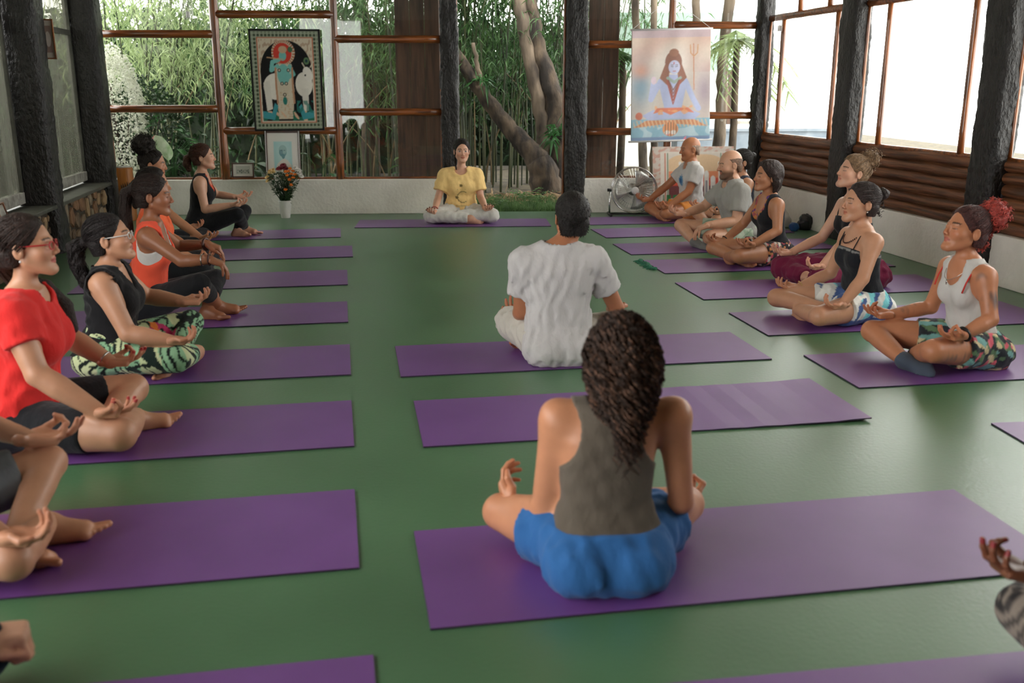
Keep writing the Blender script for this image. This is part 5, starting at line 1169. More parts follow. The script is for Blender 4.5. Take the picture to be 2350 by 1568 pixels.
for k, ((x, y, z), cn, r) in enumerate(FL):
    f = tag(empty('flower', (g[0], g[1], 0)), dict(red='burgundy bloom at the top of the vase bouquet', orange='small orange bloom on the right of the vase bouquet', cream='cream bloom on the left of the vase bouquet', white='white bloom at the edge of the vase bouquet')[cn], 'flower', 'flowers in the white vase: ' + cn)
    mb = MB(); mb.sweep([(x * .12, y * .12, .06), (x * .25, y * .25, .2), (x * .7, y * .7, z * .75), (x, y, z)], [.004, .004, .003, .003], n=4); mb.build('stem', stem_m, f)
    m2 = MB(); ctr = np.array([x, y, z]); ax = unit((x * 1.2, y * 1.2 - .25, .5)); s = unit(np.cross(ax, (.3, .9, .1))); t = np.cross(ax, s)
    for lay, (np_, tilt, ln) in enumerate(((11, .15, 1.0), (9, .55, .85), (6, 1.0, .6))):
        for j in range(np_):
            a = 6.2832 * (j + lay * .4) / np_; d = (s * math.cos(a) + t * math.sin(a)) * math.cos(tilt) + ax * math.sin(tilt); w = np.cross(d, ax); w = unit(w) * r * .22; e = ctr + d * r * ln; mid = ctr + d * r * ln * .6
            m2.add([ctr, mid + w, e, mid - w, ], [(0, 1, 2, 3)])
    m2.build('petals', FC[cn], f)
n = 900; z = RNG.uniform(.18, .50, n); rr = .03 + .13 * np.clip((z - .18) / .25, 0, 1); a = RNG.uniform(0, 6.2832, n); C = np.stack([np.cos(a) * rr * RNG.uniform(.2, 1.1, n), np.sin(a) * rr * RNG.uniform(.2, 1.0, n), z], 1)
o = leafmesh('greenery', C, C * [1, 1, 0] * 5 + RNG.normal(size=(n, 3)) * .4 + [0, 0, .5], RNG.uniform(.03, .075, n), RNG.uniform(.008, .016, n), MT['dleaf'], None); o.location = (g[0], g[1], 0); tag(o, 'dark green filler foliage of the vase bouquet', 'foliage', kind='stuff')
# --- chrome floor fan
fc = BW(1455, 436, -.22); fan = tag(empty('floor_fan', (fc[0], fc[1], 0)), 'chrome floor fan with a round wire cage', 'fan'); zc = float(fc[2]); fr = .262
chrome = M('chrome_wire', L(206, 206, 206), .18, metal=1.0); c0 = np.array([0, 0, zc]); EX, EN = unit(EB * .97 - NB * .0), -NB
def circ(r, d, k=48, c=c0): return [c + EX * math.cos(6.2832 * i / k) * r + Z3 * math.sin(6.2832 * i / k) * r + EN * d for i in range(k + 1)]
for d in (-.07, .07):
    mb = MB(); mb.sweep(circ(fr, d * .55), .007, n=6, cap=False); mb.build('cage_rim', chrome, fan, smooth=True)
mb = MB()
for i in range(40): p = circ(fr, 0, 40)[i]; mb.sweep([p + EN * .038, p - EN * .038], .003, n=4)
mb.build('cage_band', chrome, fan)
for sgn, nm in ((1, 'front_guard'), (-1, 'rear_guard')):
    mb = MB()
    for i in range(44):
        a = 6.2832 * i / 44; d = EX * math.cos(a) + Z3 * math.sin(a); b2 = EX * math.cos(a + .25) + Z3 * math.sin(a + .25); mb.sweep([c0 + b2 * .045 + EN * sgn * .085, c0 + d * fr * .6 + EN * sgn * .075, c0 + d * fr + EN * sgn * .04], .0012, n=3, cap=False)
    for r in (.10, .17, .22): mb.sweep(circ(r, sgn * (.085 - (r / fr) ** 3 * .045)), .0014, n=3, cap=False)
    mb.build(nm, chrome, fan)
hub = MB()
hub.sweep([c0 + EN * .095, c0 + EN * .085, c0 + EN * .08], [.02, .042, .045], n=24); hub.build('badge', MT['white_plastic'], fan, smooth=True)
mb = MB(); mb.sweep([c0 - EN * .05, c0 - EN * .18], [.07, .06], n=20); mb.build('motor', MT['steel'], fan, smooth=True)
for k in range(3):
    a0 = 1.0 + 6.2832 * k / 3; V = []
    for i in range(6):
        r = .03 + i * .04
        for j in range(4): a = a0 + (j / 3 - .5) * (.75 + .1 * i); V.append(c0 + EX * math.cos(a) * r + Z3 * math.sin(a) * r + EN * (.03 * (j / 3 - .5) * 2))
    mb = MB(); mb.add(V, [(i * 4 + j, i * 4 + j + 1, (i + 1) * 4 + j + 1, (i + 1) * 4 + j) for i in range(5) for j in range(3)]); o = mb.build('blade', M('pale_fan_blade', L(190, 190, 186), .35, metal=.6) if k == 0 else bpy.data.materials['pale_fan_blade'], fan, smooth=True)
    sm = o.modifiers.new('thickness', 'SOLIDIFY'); sm.thickness = .003
for s in (-1, 1):
    mb = MB(); mb.sweep([c0 + EX * s * (fr + .018), c0 * [1, 1, .45] + EX * s * (fr + .022), np.array([0, 0, .015]) + EX * s * (fr + .02)], .011, n=8); mb.build('upright', chrome, fan, smooth=True)
    mb = MB(); mb.sweep([np.array([0, 0, .014]) + EX * s * (fr + .02) - NB * .16, np.array([0, 0, .014]) + EX * s * (fr + .02) + NB * .12], .013, n=8); mb.build('foot', MT['black'], fan, smooth=True)
    mb = MB(); mb.sweep([c0 + EX * s * (fr + .005), c0 + EX * s * (fr + .05)], .018, n=10); mb.build('tilt_knob', MT['black'], fan, smooth=True)
mb = MB(); mb.sweep([np.array([0, 0, .014]) - EX * (fr + .02), np.array([0, 0, .014]) + EX * (fr + .02)], .011, n=8); mb.build('base_bar', MT['black'], fan, smooth=True)
# --- bags by the right wall
def blob(name, label, p, r, mat, seed, cat='bag', knot=True, amp=.16):
    k = 26; V = []
    for i in range(k + 1):
        th = math.pi * i / k
        for j in range(36): ph = 6.2832 * j / 36; V.append((math.sin(th) * math.cos(ph), math.sin(th) * math.sin(ph), -math.cos(th)))
    V = np.array(V); n = sines(V.T, 3.2, seed) * amp + np.abs(sines(V.T, 9, seed + 1)) * amp * .5 + sines(V.T, 18, seed + 2) * amp * .2; V = V * (1 + n)[:, None] * r; V[:, 2] = np.maximum(V[:, 2] + r[2] * .8, 0)
    F = [(i * 36 + j, i * 36 + (j + 1) % 36, (i + 1) * 36 + (j + 1) % 36, (i + 1) * 36 + j) for i in range(k) for j in range(36)]
    t = tag(empty(name, tuple(p)), label, cat); link('sack', mesh_np(name, V, F), mat, t)
    if knot:
        z = r[2] * 1.55; mb = MB(); mb.sweep([(0, 0, z - .03), (.01, 0, z + .01), (r[0] * .3, .02, z + .025), (r[0] * .55, .03, z - .005)], [.03, .014, .02, .028], n=9, flat=.5, jit=.2); mb.build('twisted_top', mat, t, smooth=True)
    return t
p = ground(1818, 520) - NV * .17; blob('plastic_bag', 'crumpled white plastic bag on the floor by the right wall', (p[0], p[1], .0), (.14, .11, .105), M('white_bag_film', L(222, 220, 216), .4), 3, amp=.22)
p = ground(1852, 527) - NV * .03; blob('plastic_bag', 'shiny black plastic bag beside the white bag', (p[0], p[1], .0), (.085, .075, .085), M('black_bag_film', L(24, 26, 32), .22), 9)
p = ground(1822, 530); blob('plastic_bag', 'small blue plastic bag in front of the white bag', (p[0], p[1], .0), (.05, .05, .05), M('blue_bag_film', L(40, 90, 150), .3), 14, knot=False)
# --- tall wooden cylinder in the left corner
p = onplane(287, 400, PB - NB * .45, NB); cy = tag(empty('wooden_cylinder', (p[0], p[1], 0)), 'tall amber wooden cylinder with a dark lotus motif in the far left corner', 'cylinder'); zt = float(onplane(287, 384, PB - NB * .45, NB)[2])
mb = MB(); mb.lathe([(.082, 0), (.085, .01), (.085, zt - .012), (.08, zt)], 28); mb.build('tube', M('amber_wood', L(140, 84, 34), .35, c2=L(166, 104, 46), ns=4, st=(6, 6, .5)), cy, smooth=False)
mb = MB(); mb.lathe([(.083, zt), (.086, zt + .004), (.07, zt + .012), (.0, zt + .012)], 28, cap=False); mb.build('lid', MT['white_frame'], cy)
mb = MB()
for k in range(7):
    a = -1.05 + (k - 3) * .22; pt = [np.array([math.cos(a + (k - 3) * .05 * t) * .0865, math.sin(a + (k - 3) * .05 * t) * .0865, zt - .24 + .09 * t * (1 - .1 * abs(k - 3))]) for t in np.linspace(0, 1, 5)]; mb.sweep(pt, [.002, .006, .007, .005, .001], n=5, flat=.4)
mb.build('lotus_motif', MT['black'], cy)
# --- green fringed cloth at the mat corner
a, b2 = ground(1470, 600), ground(1500, 620); fg = tag(empty('fringed_cloth', tuple((a + b2) / 2)), 'small green fringed cloth beside the mat end', 'cloth'); d = unit(b2 - a); ln = float(np.linalg.norm(b2 - a)); gm = M('green_cloth', L(50, 120, 92), .9, c2=L(34, 92, 72), ns=60)
mb = MB(); mb.sweep([d * ln * (t - .5) + np.array([0, 0, .012 + .004 * math.sin(t * 19)]) + np.cross(d, Z3) * .012 * math.sin(t * 11) for t in np.linspace(0, 1, 14)], [.018 + .006 * math.sin(k * 2.1) for k in range(14)], n=8, flat=.6, jit=.1); mb.build('roll', gm, fg, smooth=True)
for k in range(26): t = k / 25; c = d * ln * (t - .5); e = c - np.cross(Z3, d) * random.uniform(-.07, -.03) * -1 - d * .02; mb = MB(); mb.sweep([c + [0, 0, .012], (c + e) / 2 + [0, 0, .008], e + [0, 0, .003]], .0028, n=4); mb.build('tassel', gm, fg)
# --- bottle lanterns hanging near the ceiling
clear = glass_mat('bottle_glass', dirt=.25, dirtcol=(.8, .8, .78), streak=(3, 3, 3))
for px, py, off, lb in ((430, 18, -.3, 'clear hanging bottle lantern in front of the left garden window'), (1790, 50, -.4, 'hanging bottle lantern by the right corner window')):
    p = BW(px, py, off); o = tag(empty('bottle_lantern', tuple(p)), lb, 'lantern')
    mb = MB(); mb.lathe([(.0, -.12), (.05, -.12), (.056, -.1), (.056, .08), (.03, .13), (.018, .16), (.018, .22)], 16, cap=False); mb.build('bottle', clear, o, smooth=True)
    mb = MB(); mb.sweep([(0, 0, .2), (0, 0, 3.05 - p[2])], .003, n=5); mb.build('cord', MT['white_plastic'], o)
    mb = MB(); mb.lathe([(.022, -.10), (.022, -.04), (.003, -.035), (.003, -.02)], 12); mb.build('candle', MT['white_plastic'], o)
# ------------------------------------------------------------------ the class
DARK = (.012, .008, .006); BROWN = (.03, .017, .01)
SK = dict(fair=L(206, 158, 132), mid=L(192, 142, 112), tan=L(176, 122, 90), brown=L(150, 98, 70), deep=L(112, 70, 48))
LAT = dict(ear=.075, el=.235, wr=.26, kn=.27, sh=.165, an=0, ft=.05)
def frame_side(mat, f):
    a, b = MATS[mat][:2]; c = (ground(*a) + ground(*b)) / 2; return c, f * NV, -DV
def side(label, mat, f, hip, ear, near=None, far=None, hipfwd=None, **kw):
    """person on a side-row mat. f=+1 faces right, -1 faces left; pixel joints are cut with the plane their side of the body lies in"""
    c, Fv, N = frame_side(mat, f); nx = f
    def lp(px, py, lat): return onplane(px, py, c + N * lat, N)
    if hip is not None: b0 = lp(*hip, 0); u0 = float((b0 - c) @ Fv)
    else: u0 = hipfwd
    if ear is None: u0 = float((lp(*far['kn'][:2], -LAT['kn']) - c) @ Fv) - .43
    e = lp(*ear, LAT['ear']) if ear is not None else c + Fv * (u0 + .09) + Z3 * .76
    if hip is None and u0 is None: u0 = float((e - c) @ Fv) - .1
    base = c + Fv * u0; base[2] = .008
    loc = lambda p, lat: np.array([lat * nx, float((p - base) @ Fv), float(p[2]) - .008])
    kw['ear'] = (loc(e, 0)[1], loc(e, 0)[2])
    def J(d, key, s, default):
        if not d or key not in d: return default
        v = d[key]; lat = (v[2] if len(v) > 2 else LAT[key]) * s; p = loc(lp(v[0], v[1], lat), lat)
        p[2] = max(p[2], dict(kn=.095, an=.055, wr=.09, el=.12).get(key, 0)); return p
    out = {}
    dk = dict(kn=lambda s: (s * nx * .27, .43, .14), wr=lambda s: (s * nx * .26, .38, .22), an=lambda s: None, el=lambda s: None)
    for key in ('kn', 'wr', 'el'):
        nv, fv = J(near, key, 1, dk[key](1)), J(far, key, -1, dk[key](-1)); out[key] = (nv, fv) if f > 0 else (fv, nv)
    kw = {**out, **kw}
    return make_person(label, base, math.atan2(-Fv[0], Fv[1]), **kw)
def ring(root, c, axis_, r, tr, mat, name, col=None, squash=1.0):
    ax = unit(axis_); s = unit(np.cross(ax, (.3, .5, .8))); t = np.cross(ax, s); k = 20
    pts = [np.asarray(c) + s * math.cos(6.2832 * i / k) * r + t * math.sin(6.2832 * i / k) * r * squash for i in range(k + 1)]
    mb = MB(); mb.sweep(pts, tr, n=6, cap=False); return mb.build(name, mat, root, smooth=True)
def bracelet(i, mat, name='bracelet', t=.12, tr=.004, k=1.12):
    def f(root, d):
        W, E = d['W'][i], d['E'][i]; ring(root, W + (E - W) * t, W - E, .030 * k, tr, mat, name)
    return f
def glasses(mat, w=.0022):
    def f(root, d):
        H = lambda p: d['Hc'] + d['HR'] @ (np.asarray(p, float) * d['hs'])
        gl = link('glasses', None, None, root)
        for s in (1, -1):
            pts = [H((s * (.031 + .021 * math.cos(a)), .1 - .006 * abs(math.cos(a)) * 0 - .2 * max(0, .021 * math.cos(a)), -.004 + .0155 * math.sin(a))) for a in np.linspace(0, 6.2832, 19)]
            mb = MB(); mb.sweep(pts, w, n=5, cap=False); mb.build('rim', mat, gl, smooth=True)
            mb = MB(); mb.add(pts[:-1], [tuple(range(18))]); mb.build('lens', MT['lens'], gl)
            mb = MB(); mb.sweep([H((s * .052, .096, .004)), H((s * .0735, .085, .005)), H((s * .079, .03, .006)), H((s * .081, -.012, .008)), H((s * .081, -.026, -.006))], w * 1.15, n=5); mb.build('temple', mat, gl, smooth=True)
        mb = MB(); mb.sweep([H((-.010, .106, .0)), H((0, .110, .004)), H((.010, .106, .0))], w, n=5); mb.build('bridge', mat, gl, smooth=True)
    return f
def necklace(mat, drop=.10, beads=0, tr=.0022, pend=None):
    def f(root, d):
        z0 = d['tz'][-2]; y0 = d['tyf'](z0); pts = []
        for a in np.linspace(0, 6.2832, 49):
            fr = .5 + .5 * math.cos(a); pts.append(np.array([.080 * math.sin(a), y0 - .05 + .158 * fr ** .9, z0 + .04 - (drop) * fr ** 2.2]))
        nk = MB()
        if beads:
            for p in pts[:-1]: nk.sweep([p - [.0, 0, tr], p, p + [0, 0, tr]], [tr * .6, tr, tr * .6], n=6)
        else: nk.sweep(pts, tr, n=5, cap=False)
        o = nk.build('necklace', mat, root, smooth=True)
        if pend is not None:
            p = pts[0] + np.array([0, .004, -.012]); mb = MB(); mb.sweep([p + [0, 0, .012], p, p - [0, 0, .014]], [.004, pend, .003], n=8, flat=.5); mb.build('pendant', mat, o, smooth=True)
    return f
def earrings(mat, r=.005):
    def f(root, d):
        for s in (1, -1):
            c = d['Hc'] + d['HR'] @ (np.array([s * .084, -.008, -.048]) * d['hs']); mb = MB(); mb.sweep([c + [0, 0, r], c, c - [0, 0, r]], [r * .5, r, r * .5], n=8); mb.build('earring', mat, root, smooth=True)
    return f
def bra_straps(col, w=.006):
    def f(root, d):
        for i, s in enumerate((1, -1)):
            z0 = d['tz'][-2]; y0 = d['tyf'](z0); k = d['kz']
            strap(root, [(s * .118, y0 + .098, .43 * k), (s * .120, y0 + .082, .485 * k), (s * .118, y0 + .045, z0 + .014), (s * .112, y0 - .0, z0 + .022), (s * .10, y0 - .05, z0 - .012), (s * .09, y0 - .085, .47 * k)], w, col, 'bra_strap', .4)
    return f
def also(*fs): return lambda root, d: [f(root, d) for f in fs]
def mixp(c, mask, col, a=1.0): w = (np.asarray(mask, float) * a)[:, None]; return c * (1 - w) + np.asarray(col)[None] * w

# prints
def paint_leaves(V, c, d):
    p = V.T; c = mixp(c, sines(p, 30, 3) > .1, L(196, 206, 160)); v = V @ np.array([.5, .6, .62]); n = sines(p, 26, 8) * 1.6
    st = np.abs(((v * 26 + n) % 1) - .5); c = mixp(c, st < .16, L(18, 26, 24)); c = mixp(c, (np.abs(((V @ np.array([.8, -.3, .5]) * 17 + n) % 1) - .5) < .1), L(24, 40, 34))
    inn = (np.abs(V[:, 0]) < .13) & (V[:, 1] > .08) & (V[:, 1] < .33); c = mixp(c, inn & (sines(p, 60, 2) > -.1), L(196, 60, 110)); return mixp(c, inn & (sines(p, 70, 9) > .45), L(232, 130, 60))
def paint_floral(V, c, d):
    p = V.T; c = mixp(c, sines(p, 70, 1) > .35, L(96, 124, 92)); c = mixp(c, sines(p, 80, 2) > .5, L(206, 190, 150)); c = mixp(c, sines(p, 85, 5) > .55, L(206, 96, 110)); return mixp(c, sines(p, 60, 9) > .5, L(120, 170, 166))
def paint_small(V, c, d):
    p = V.T; c = mixp(c, sines(p, 120, 1) > .4, L(196, 130, 80)); c = mixp(c, sines(p, 130, 2) > .5, L(190, 80, 100)); return mixp(c, sines(p, 110, 4) > .55, L(210, 200, 190))
def paint_surf(V, c, d):
    t = V[:, 1] * 26 + V[:, 2] * 12 + sines(V.T, 30, 3) * .8; c = mixp(c, ((t % 3) < 1.2) & (V[:, 1] < .16), L(120, 200, 208)); c = mixp(c, ((t % 3) > 2.3) | (V[:, 2] < .05), L(70, 92, 140)); return mixp(c, sines(V.T, 45, 7) > .55, L(236, 236, 230))
def paint_plaid(V, c, d):
    a = np.abs(((V[:, 0] * 12) % 1) - .5) < .12; b = np.abs(((V[:, 2] * 14 + V[:, 1] * 9) % 1) - .5) < .12; return mixp(mixp(c, a, L(120, 146, 120), .6), b, L(110, 136, 116), .6)
def paint_mandala(V, c, d):
    k = d['K'][0]; r = np.linalg.norm(V - k - [0.02, 0.04, .03], axis=1); c = mixp(c, (np.sin(r * 190) > .15), L(60, 56, 54)); return mixp(c, (np.sin(r * 60) > .2) & (sines(V.T, 130, 2) > .1), L(40, 38, 38))
def paint_sun(V, c, d):
    z = d['tz'][-2] - .13; q = np.stack([V[:, 0] + .045, V[:, 2] - z], 1); r = np.linalg.norm(q, axis=1); a = np.arctan2(q[:, 1], q[:, 0]); fr = V[:, 1] > d['tyf'](z) + .02
    c = mixp(c, (r < .045 + .022 * np.abs(np.cos(a * 8))) & fr, L(74, 132, 176)); return mixp(c, (r < .028) & fr, L(40, 88, 140))
def paint_teacher(V, c, d):
    x, z = V[:, 0], V[:, 2]; fr = V[:, 1] > d['tyf'](.4) + .03; zt = d['tz'][-2]; ink = L(104, 84, 48)
    c = mixp(c, fr & (np.hypot(x - .0, z - (zt - .125)) < .017), ink, .9)
    for k, w in ((.165, .085), (.335, .07), (.348, .06)): c = mixp(c, fr & (np.abs(z - (zt - k)) < .003) & (np.abs(x) < w), ink, .45)
    r = np.hypot((x + .02), z - (zt - .25)); a = np.arctan2(z - (zt - .25), -(x + .02)); c = mixp(c, fr & (np.abs(r - .06) < .006) & (np.abs(a) > .9), ink, .8)
    return mixp(c, fr & (np.hypot((x - .045) / 1.0, z - (zt - .255)) < .017), ink, .9)
def paint_embroidery(V, c, d):
    z0 = d['tz'][-2]; y0 = d['tyf'](z0); q = (V - np.array([0, y0 + .09, z0 + .01])) / [.075, .10, .13]; r = np.linalg.norm(q, axis=1); b = (r < 1.32) & (V[:, 1] > y0)
    c = mixp(c, b, L(160, 84, 92)); c = mixp(c, b & (sines(V.T, 140, 3) > .1), L(196, 128, 70)); return mixp(c, b & (sines(V.T, 120, 5) > .5), L(90, 60, 130))
def paint_trim(col):
    def f(V, c, d):
        z = V[:, 2]; top = .44 * d['kz']; y0 = d['tyf'](top); e = z - (top + .35 * np.maximum(V[:, 1] - y0, 0)); return mixp(c, (e > -.022) & (e < -.010), col)
    return f

tank = lambda col, **k: dict(kind='tank', col=col, name='tank_top', ease=.007, wr=.002, **k)
tee = lambda col, **k: dict(kind='tee', col=col, name='t_shirt', **{**dict(ease=.014, wr=.005), **k})
legg = lambda col, **k: {**dict(col=col, name='leggings', shin=1, ease=.005, wr=.0012, waist=.25), **k}
short = lambda col, **k: dict(col=col, name='shorts', **{**dict(cut=.62, ease=.010, flare=.012, wr=.004), **k})
BLK = L(26, 27, 31)
def updo(col, **k): return {**dict(col=col, tie=(0, -.10, .05), cap=.012), **k}

# ---------- left row, facing right
side('woman in a black tank top and leggings sitting by the flower vase', 'L1', 1, (452, 531), (464, 364),
     near=dict(el=(471, 481), wr=(533, 470), kn=(545, 492, .2)), far=dict(wr=(545, 453), kn=(562, 484, -.2 * -1)),
     skin=SK['fair'], pitch=3, top=[dict(tank(L(214, 84, 56), scoop=(.062, .07), hem=.36, hemslope=0), ease=.0035), dict(tank(BLK, scoop=(.08, .15), ahole=(.078, .14, .125)), ease=.009)], bottom=legg(BLK), an=((-.05, .46, .07), (.06, .40, .06)),
     fdir=((.3, 1, .1), (.5, .9, .1)), hair=updo(L(62, 36, 24), tie=(0, -.115, .015), tails=[[((0, -.11, .02), .022), ((0, -.145, -.01), .036), ((0, -.155, -.06), .036), ((0, -.14, -.11), .024)]]), res=.010, fres=.0046, hres=.0046)
side('woman with a big curly topknot, mostly hidden behind her neighbours', 'L2', 1, None, (348, 381), near=dict(wr=(462, 546)), far=dict(wr=(433, 523)), skin=SK['tan'], pitch=-6,
     top=tank(L(60, 60, 66)), bottom=legg(BLK), hand=('mudra', 'relaxed'), res=.011, fres=.0052, hres=.006,
     hair=updo(DARK, tie=(0, -.07, .1), cap=.008, blobs=[((0, -.08, .145), (.092, .088, .085))], bnoise=(.008, 170), curls=[((0, -.08, .145), (.096, .092, .09), 230, .010)]))
side('woman in an orange V-neck shirt behind the coral tank top', 'L3', 1, None, (350, 430), far=dict(wr=(445, 577)), skin=SK['tan'], pitch=0,
     top=tee(L(236, 104, 62), vneck=.10), bottom=legg(BLK), hair=updo(DARK, tie=(0, -.115, .02), tails=[[((0, -.11, .03), .022), ((0, -.15, -.02), .03), ((0, -.14, -.15), .02)]]), res=.011, fres=.0052, hres=.006)
side('woman in a coral tank top with wrists draped over her knees', 'L4', 1, (330, 712), (348, 455.5),
     near=dict(el=(417, 599), wr=(484, 596), kn=(458, 652, .24)), far=dict(wr=(478, 560), kn=(495, 640, .24)), skin=SK['brown'], pitch=-4,
     top=[dict(tank(L(206, 204, 200), scoop=(.08, .12), ahole=(.075, .13, .10), hem=.31, hemslope=0), ease=.004), dict(tank(L(232, 88, 62), scoop=(.085, .14), ahole=(.095, .15, .17), adrop=.06, strapx=.105), ease=.013)],
     bottom=legg(BLK, shin=.55), hand=('drape', 'drape'), palm=((0, -.5, -1), (0, -.5, -1)), hdir=((0, .95, -.42), (0, .95, -.42)), an=((-.04, .45, .07), (.05, .40, .06)), fdir=((-.1, 1, .12), (.4, .9, .1)),
     hair=updo(L(34, 22, 18), tie=(0, -.115, .03), cap=.012, tails=[[((0, -.11, .04), .024), ((0, -.155, .0), .034), ((0, -.165, -.1), .036), ((0, -.15, -.22), .03), ((0, -.14, -.30), .014)]]),
     extra=also(bracelet(0, MT['steel'], t=.3), bracelet(0, MT['bead'], t=.05, tr=.006), bracelet(1, MT['bead'], t=.08, tr=.010, k=1.2)), res=.008, fres=.0038)
side('woman with pale glasses and leaf-print leggings', 'L5', 1, (253, 843), (245, 556),
     near=dict(el=(294, 766), wr=(392, 782), kn=(405, 824)), far=dict(wr=(424, 693), kn=(438, 740)), skin=SK['mid'], pitch=9, girth=1.1, armr=1.16, bust=1.15, face=dict(lip=L(178, 96, 88)),
     top=dict(kind='tee', col=L(24, 24, 27), name='sleeveless_top', ease=.012, wr=.005, sleeve=.03, flare=0, neck=.068, vneck=.09, hem=.12, bare=1), bottom=legg(L(140, 184, 146), paint=paint_leaves, ease=.009, shin=.6),
     hand=('relaxed', 'relaxed'), hair=updo(L(26, 20, 20), tie=(0, -.12, .0), cap=.008, bnoise=(.006, 190), wave=.012, tailstr=130, tails=[[((0, -.115, .0), .024), ((0, -.17, -.02), .036), ((.0, -.18, -.10), .036), ((0, -.165, -.19), .03), ((0, -.15, -.27), .012)]]),
     extra=also(glasses(MT['white_plastic'], .0026)), res=.0075, fres=.0034)
side('woman in a red T-shirt and red glasses', 'L6', 1, (41, 1003), (49, 578),
     near=dict(el=(86, 860), wr=(229, 946), kn=(275, 1000)), far=dict(wr=(253, 831), kn=(305, 892)), skin=SK['mid'], pitch=4, girth=1.16, armr=1.2, legr=1.12, bust=1.3, nail=L(170, 30, 40), face=dict(lip=L(186, 76, 76)),
     top=tee(L(222, 50, 48), sleeve=.5, neck=.072, hem=.10), bottom=short(BLK, cut=.72, ease=.006, flare=0, wr=.001), an=((-.05, .47, .06), (.06, .36, .06)), fdir=((-.2, 1, .15), (.6, .8, .1)),
     hair=updo(L(38, 24, 18), tie=(0, -.11, -.05), cap=.012, tails=[[((0, -.105, -.06), .03), ((-.06, -.09, -.13), .034), ((-.10, .0, -.19), .036), ((-.105, .055, -.27), .036), ((-.10, .075, -.36), .024)]]),
     extra=also(glasses(MT['red_plastic'], .0026), bracelet(1, MT['steel'], tr=.005), earrings(MT['white_plastic'])), res=.0075, fres=.0034)
side('person in grey shorts at the left edge', 'L7', 1, None, None, near=dict(wr=(10, 1232), kn=(30, 1292)), far=dict(wr=(72, 1008), kn=(112, 1062)),
     male=1, skin=SK['mid'], top=tee(L(90, 92, 96)), bottom=short(L(98, 102, 106), cut=.78, ease=.014), hand=('relaxed', 'mudra'), an=((-.05, .47, .07), (.06, .40, .06)), fdir=((0, 1, .15), (.35, 1, .1)), hair=dict(col=DARK, cap=.012, res=.01), res=.011, fres=.010)
# nearest left person: only a fist and a knee reach into the frame
MATS['L8'] = ((857, 1508), (880, 1790), -1, '')
side('person in navy at the bottom left corner with one fist showing', 'L8', 1, None, None, near=None, far=dict(wr=(-30, 1462), kn=(-40, 1550)), male=1, skin=SK['fair'], top=dict(kind='long', col=L(30, 36, 48), name='long_sleeved_top', ease=.01, wr=.004), bottom=legg(L(24, 46, 70), ease=.016, name='trousers'),
     hand=('fist', 'fist'), palm=((0, .0, -1), (0, 0, -1)), hair=dict(col=DARK, cap=.012, res=.01), extra=bracelet(1, MT['black'], 'watch', t=.02, tr=.009, k=1.2), res=.011, fres=.010)
# ---------- right row, facing left
side('bald older man in a white T-shirt with a blue sun print', 'R1', -1, (1591, 497), (1589, 345), near=dict(el=(1580, 440), wr=(1533, 475), kn=(1528, 500)), far=dict(wr=(1490, 459), kn=(1490, 487)), male=1, skin=L(176, 116, 82), pitch=-6, girth=.94,
     top=tee(L(200, 198, 196), paint=paint_sun), bottom=short(L(226, 146, 70), cut=.5), hand=('relaxed', 'mudra'), hair=dict(col=L(150, 130, 116), cap=.0012, line=-.002, ztop=.035, noise=(.0006, 500), strands=0), face=dict(browt=.003, brow=L(90, 70, 60)), hs=1.08, res=.009, fres=.0044, hres=.0048)
side('woman with a dark bun half hidden behind the bearded man', 'R2', -1, None, (1706, 375), skin=SK['mid'], top=tank(L(52, 58, 72)), bottom=short(L(60, 60, 70)), res=.011, fres=.0052, hres=.006, hair=updo(DARK, tie=(0, -.10, .06), blobs=[((0, -.125, .055), (.03, .034, .034))]))
side('bearded bald man in a grey T-shirt and grey socks', 'R3', -1, (1706, 549), (1682, 382), near=dict(el=(1690, 508), wr=(1623, 517), kn=(1628, 545)), far=dict(wr=(1570, 491), kn=(1562, 517)), male=1, skin=L(200, 152, 124), pitch=-8, girth=1.08, armr=1.08,
     top=tee(L(156, 155, 150), sleeve=.68, flare=.02), bottom=short(L(168, 178, 160), cut=.62, paint=paint_plaid, flare=.02), hand=('relaxed', 'drape'), palm=((0, .1, 1), (0, -.3, -1)), hdir=((.1, 1, .0), (.1, .9, -.35)), sock=L(120, 120, 118), an=((-.03, .50, .055), (.05, .34, .055)),
     hair=dict(col=L(112, 88, 72), cap=.0012, line=.004, ztop=.05, noise=(.0006, 500), strands=0), face=dict(stubble=L(74, 54, 42), browt=.0042), hs=1.08, res=.009, fres=.0042, hres=.0046)
side('woman with a dark bob and an embroidered black tank top', 'R4', -1, (1779, 595), (1770, 410), near=dict(el=(1784, 530), wr=(1726, 562), kn=(1696, 588)), far=dict(wr=(1660, 554), kn=(1636, 576)), skin=SK['tan'], pitch=4,
     top=dict(tank(L(34, 35, 40), paint=paint_embroidery, hem=.10), ease=.010), bottom=short(L(44, 40, 42), cut=.42, paint=paint_small), an=((-.06, .36, .06), (.02, .42, .055)), fdir=((-1, -.1, -.1), (1, -.35, -.1)),
     hair=dict(col=L(48, 36, 32), cap=.020, line=.028, ears=False, nape=-.12, noise=(.003, 220), tails=[[((.05, .05, .088), .018), ((.078, .03, .03), .022), ((.084, .012, -.04), .022), ((.07, .01, -.105), .010)], [((-.05, .04, .088), .018), ((-.076, -.01, .03), .024), ((-.078, -.045, -.04), .028), ((-.07, -.04, -.11), .012)], [((0, -.09, .0), .045), ((0, -.085, -.07), .04), ((0, -.08, -.12), .02)]], tailstr=50, wave=.004), extra=bracelet(0, MT['black'], tr=.005), res=.009, fres=.004, hres=.0036)
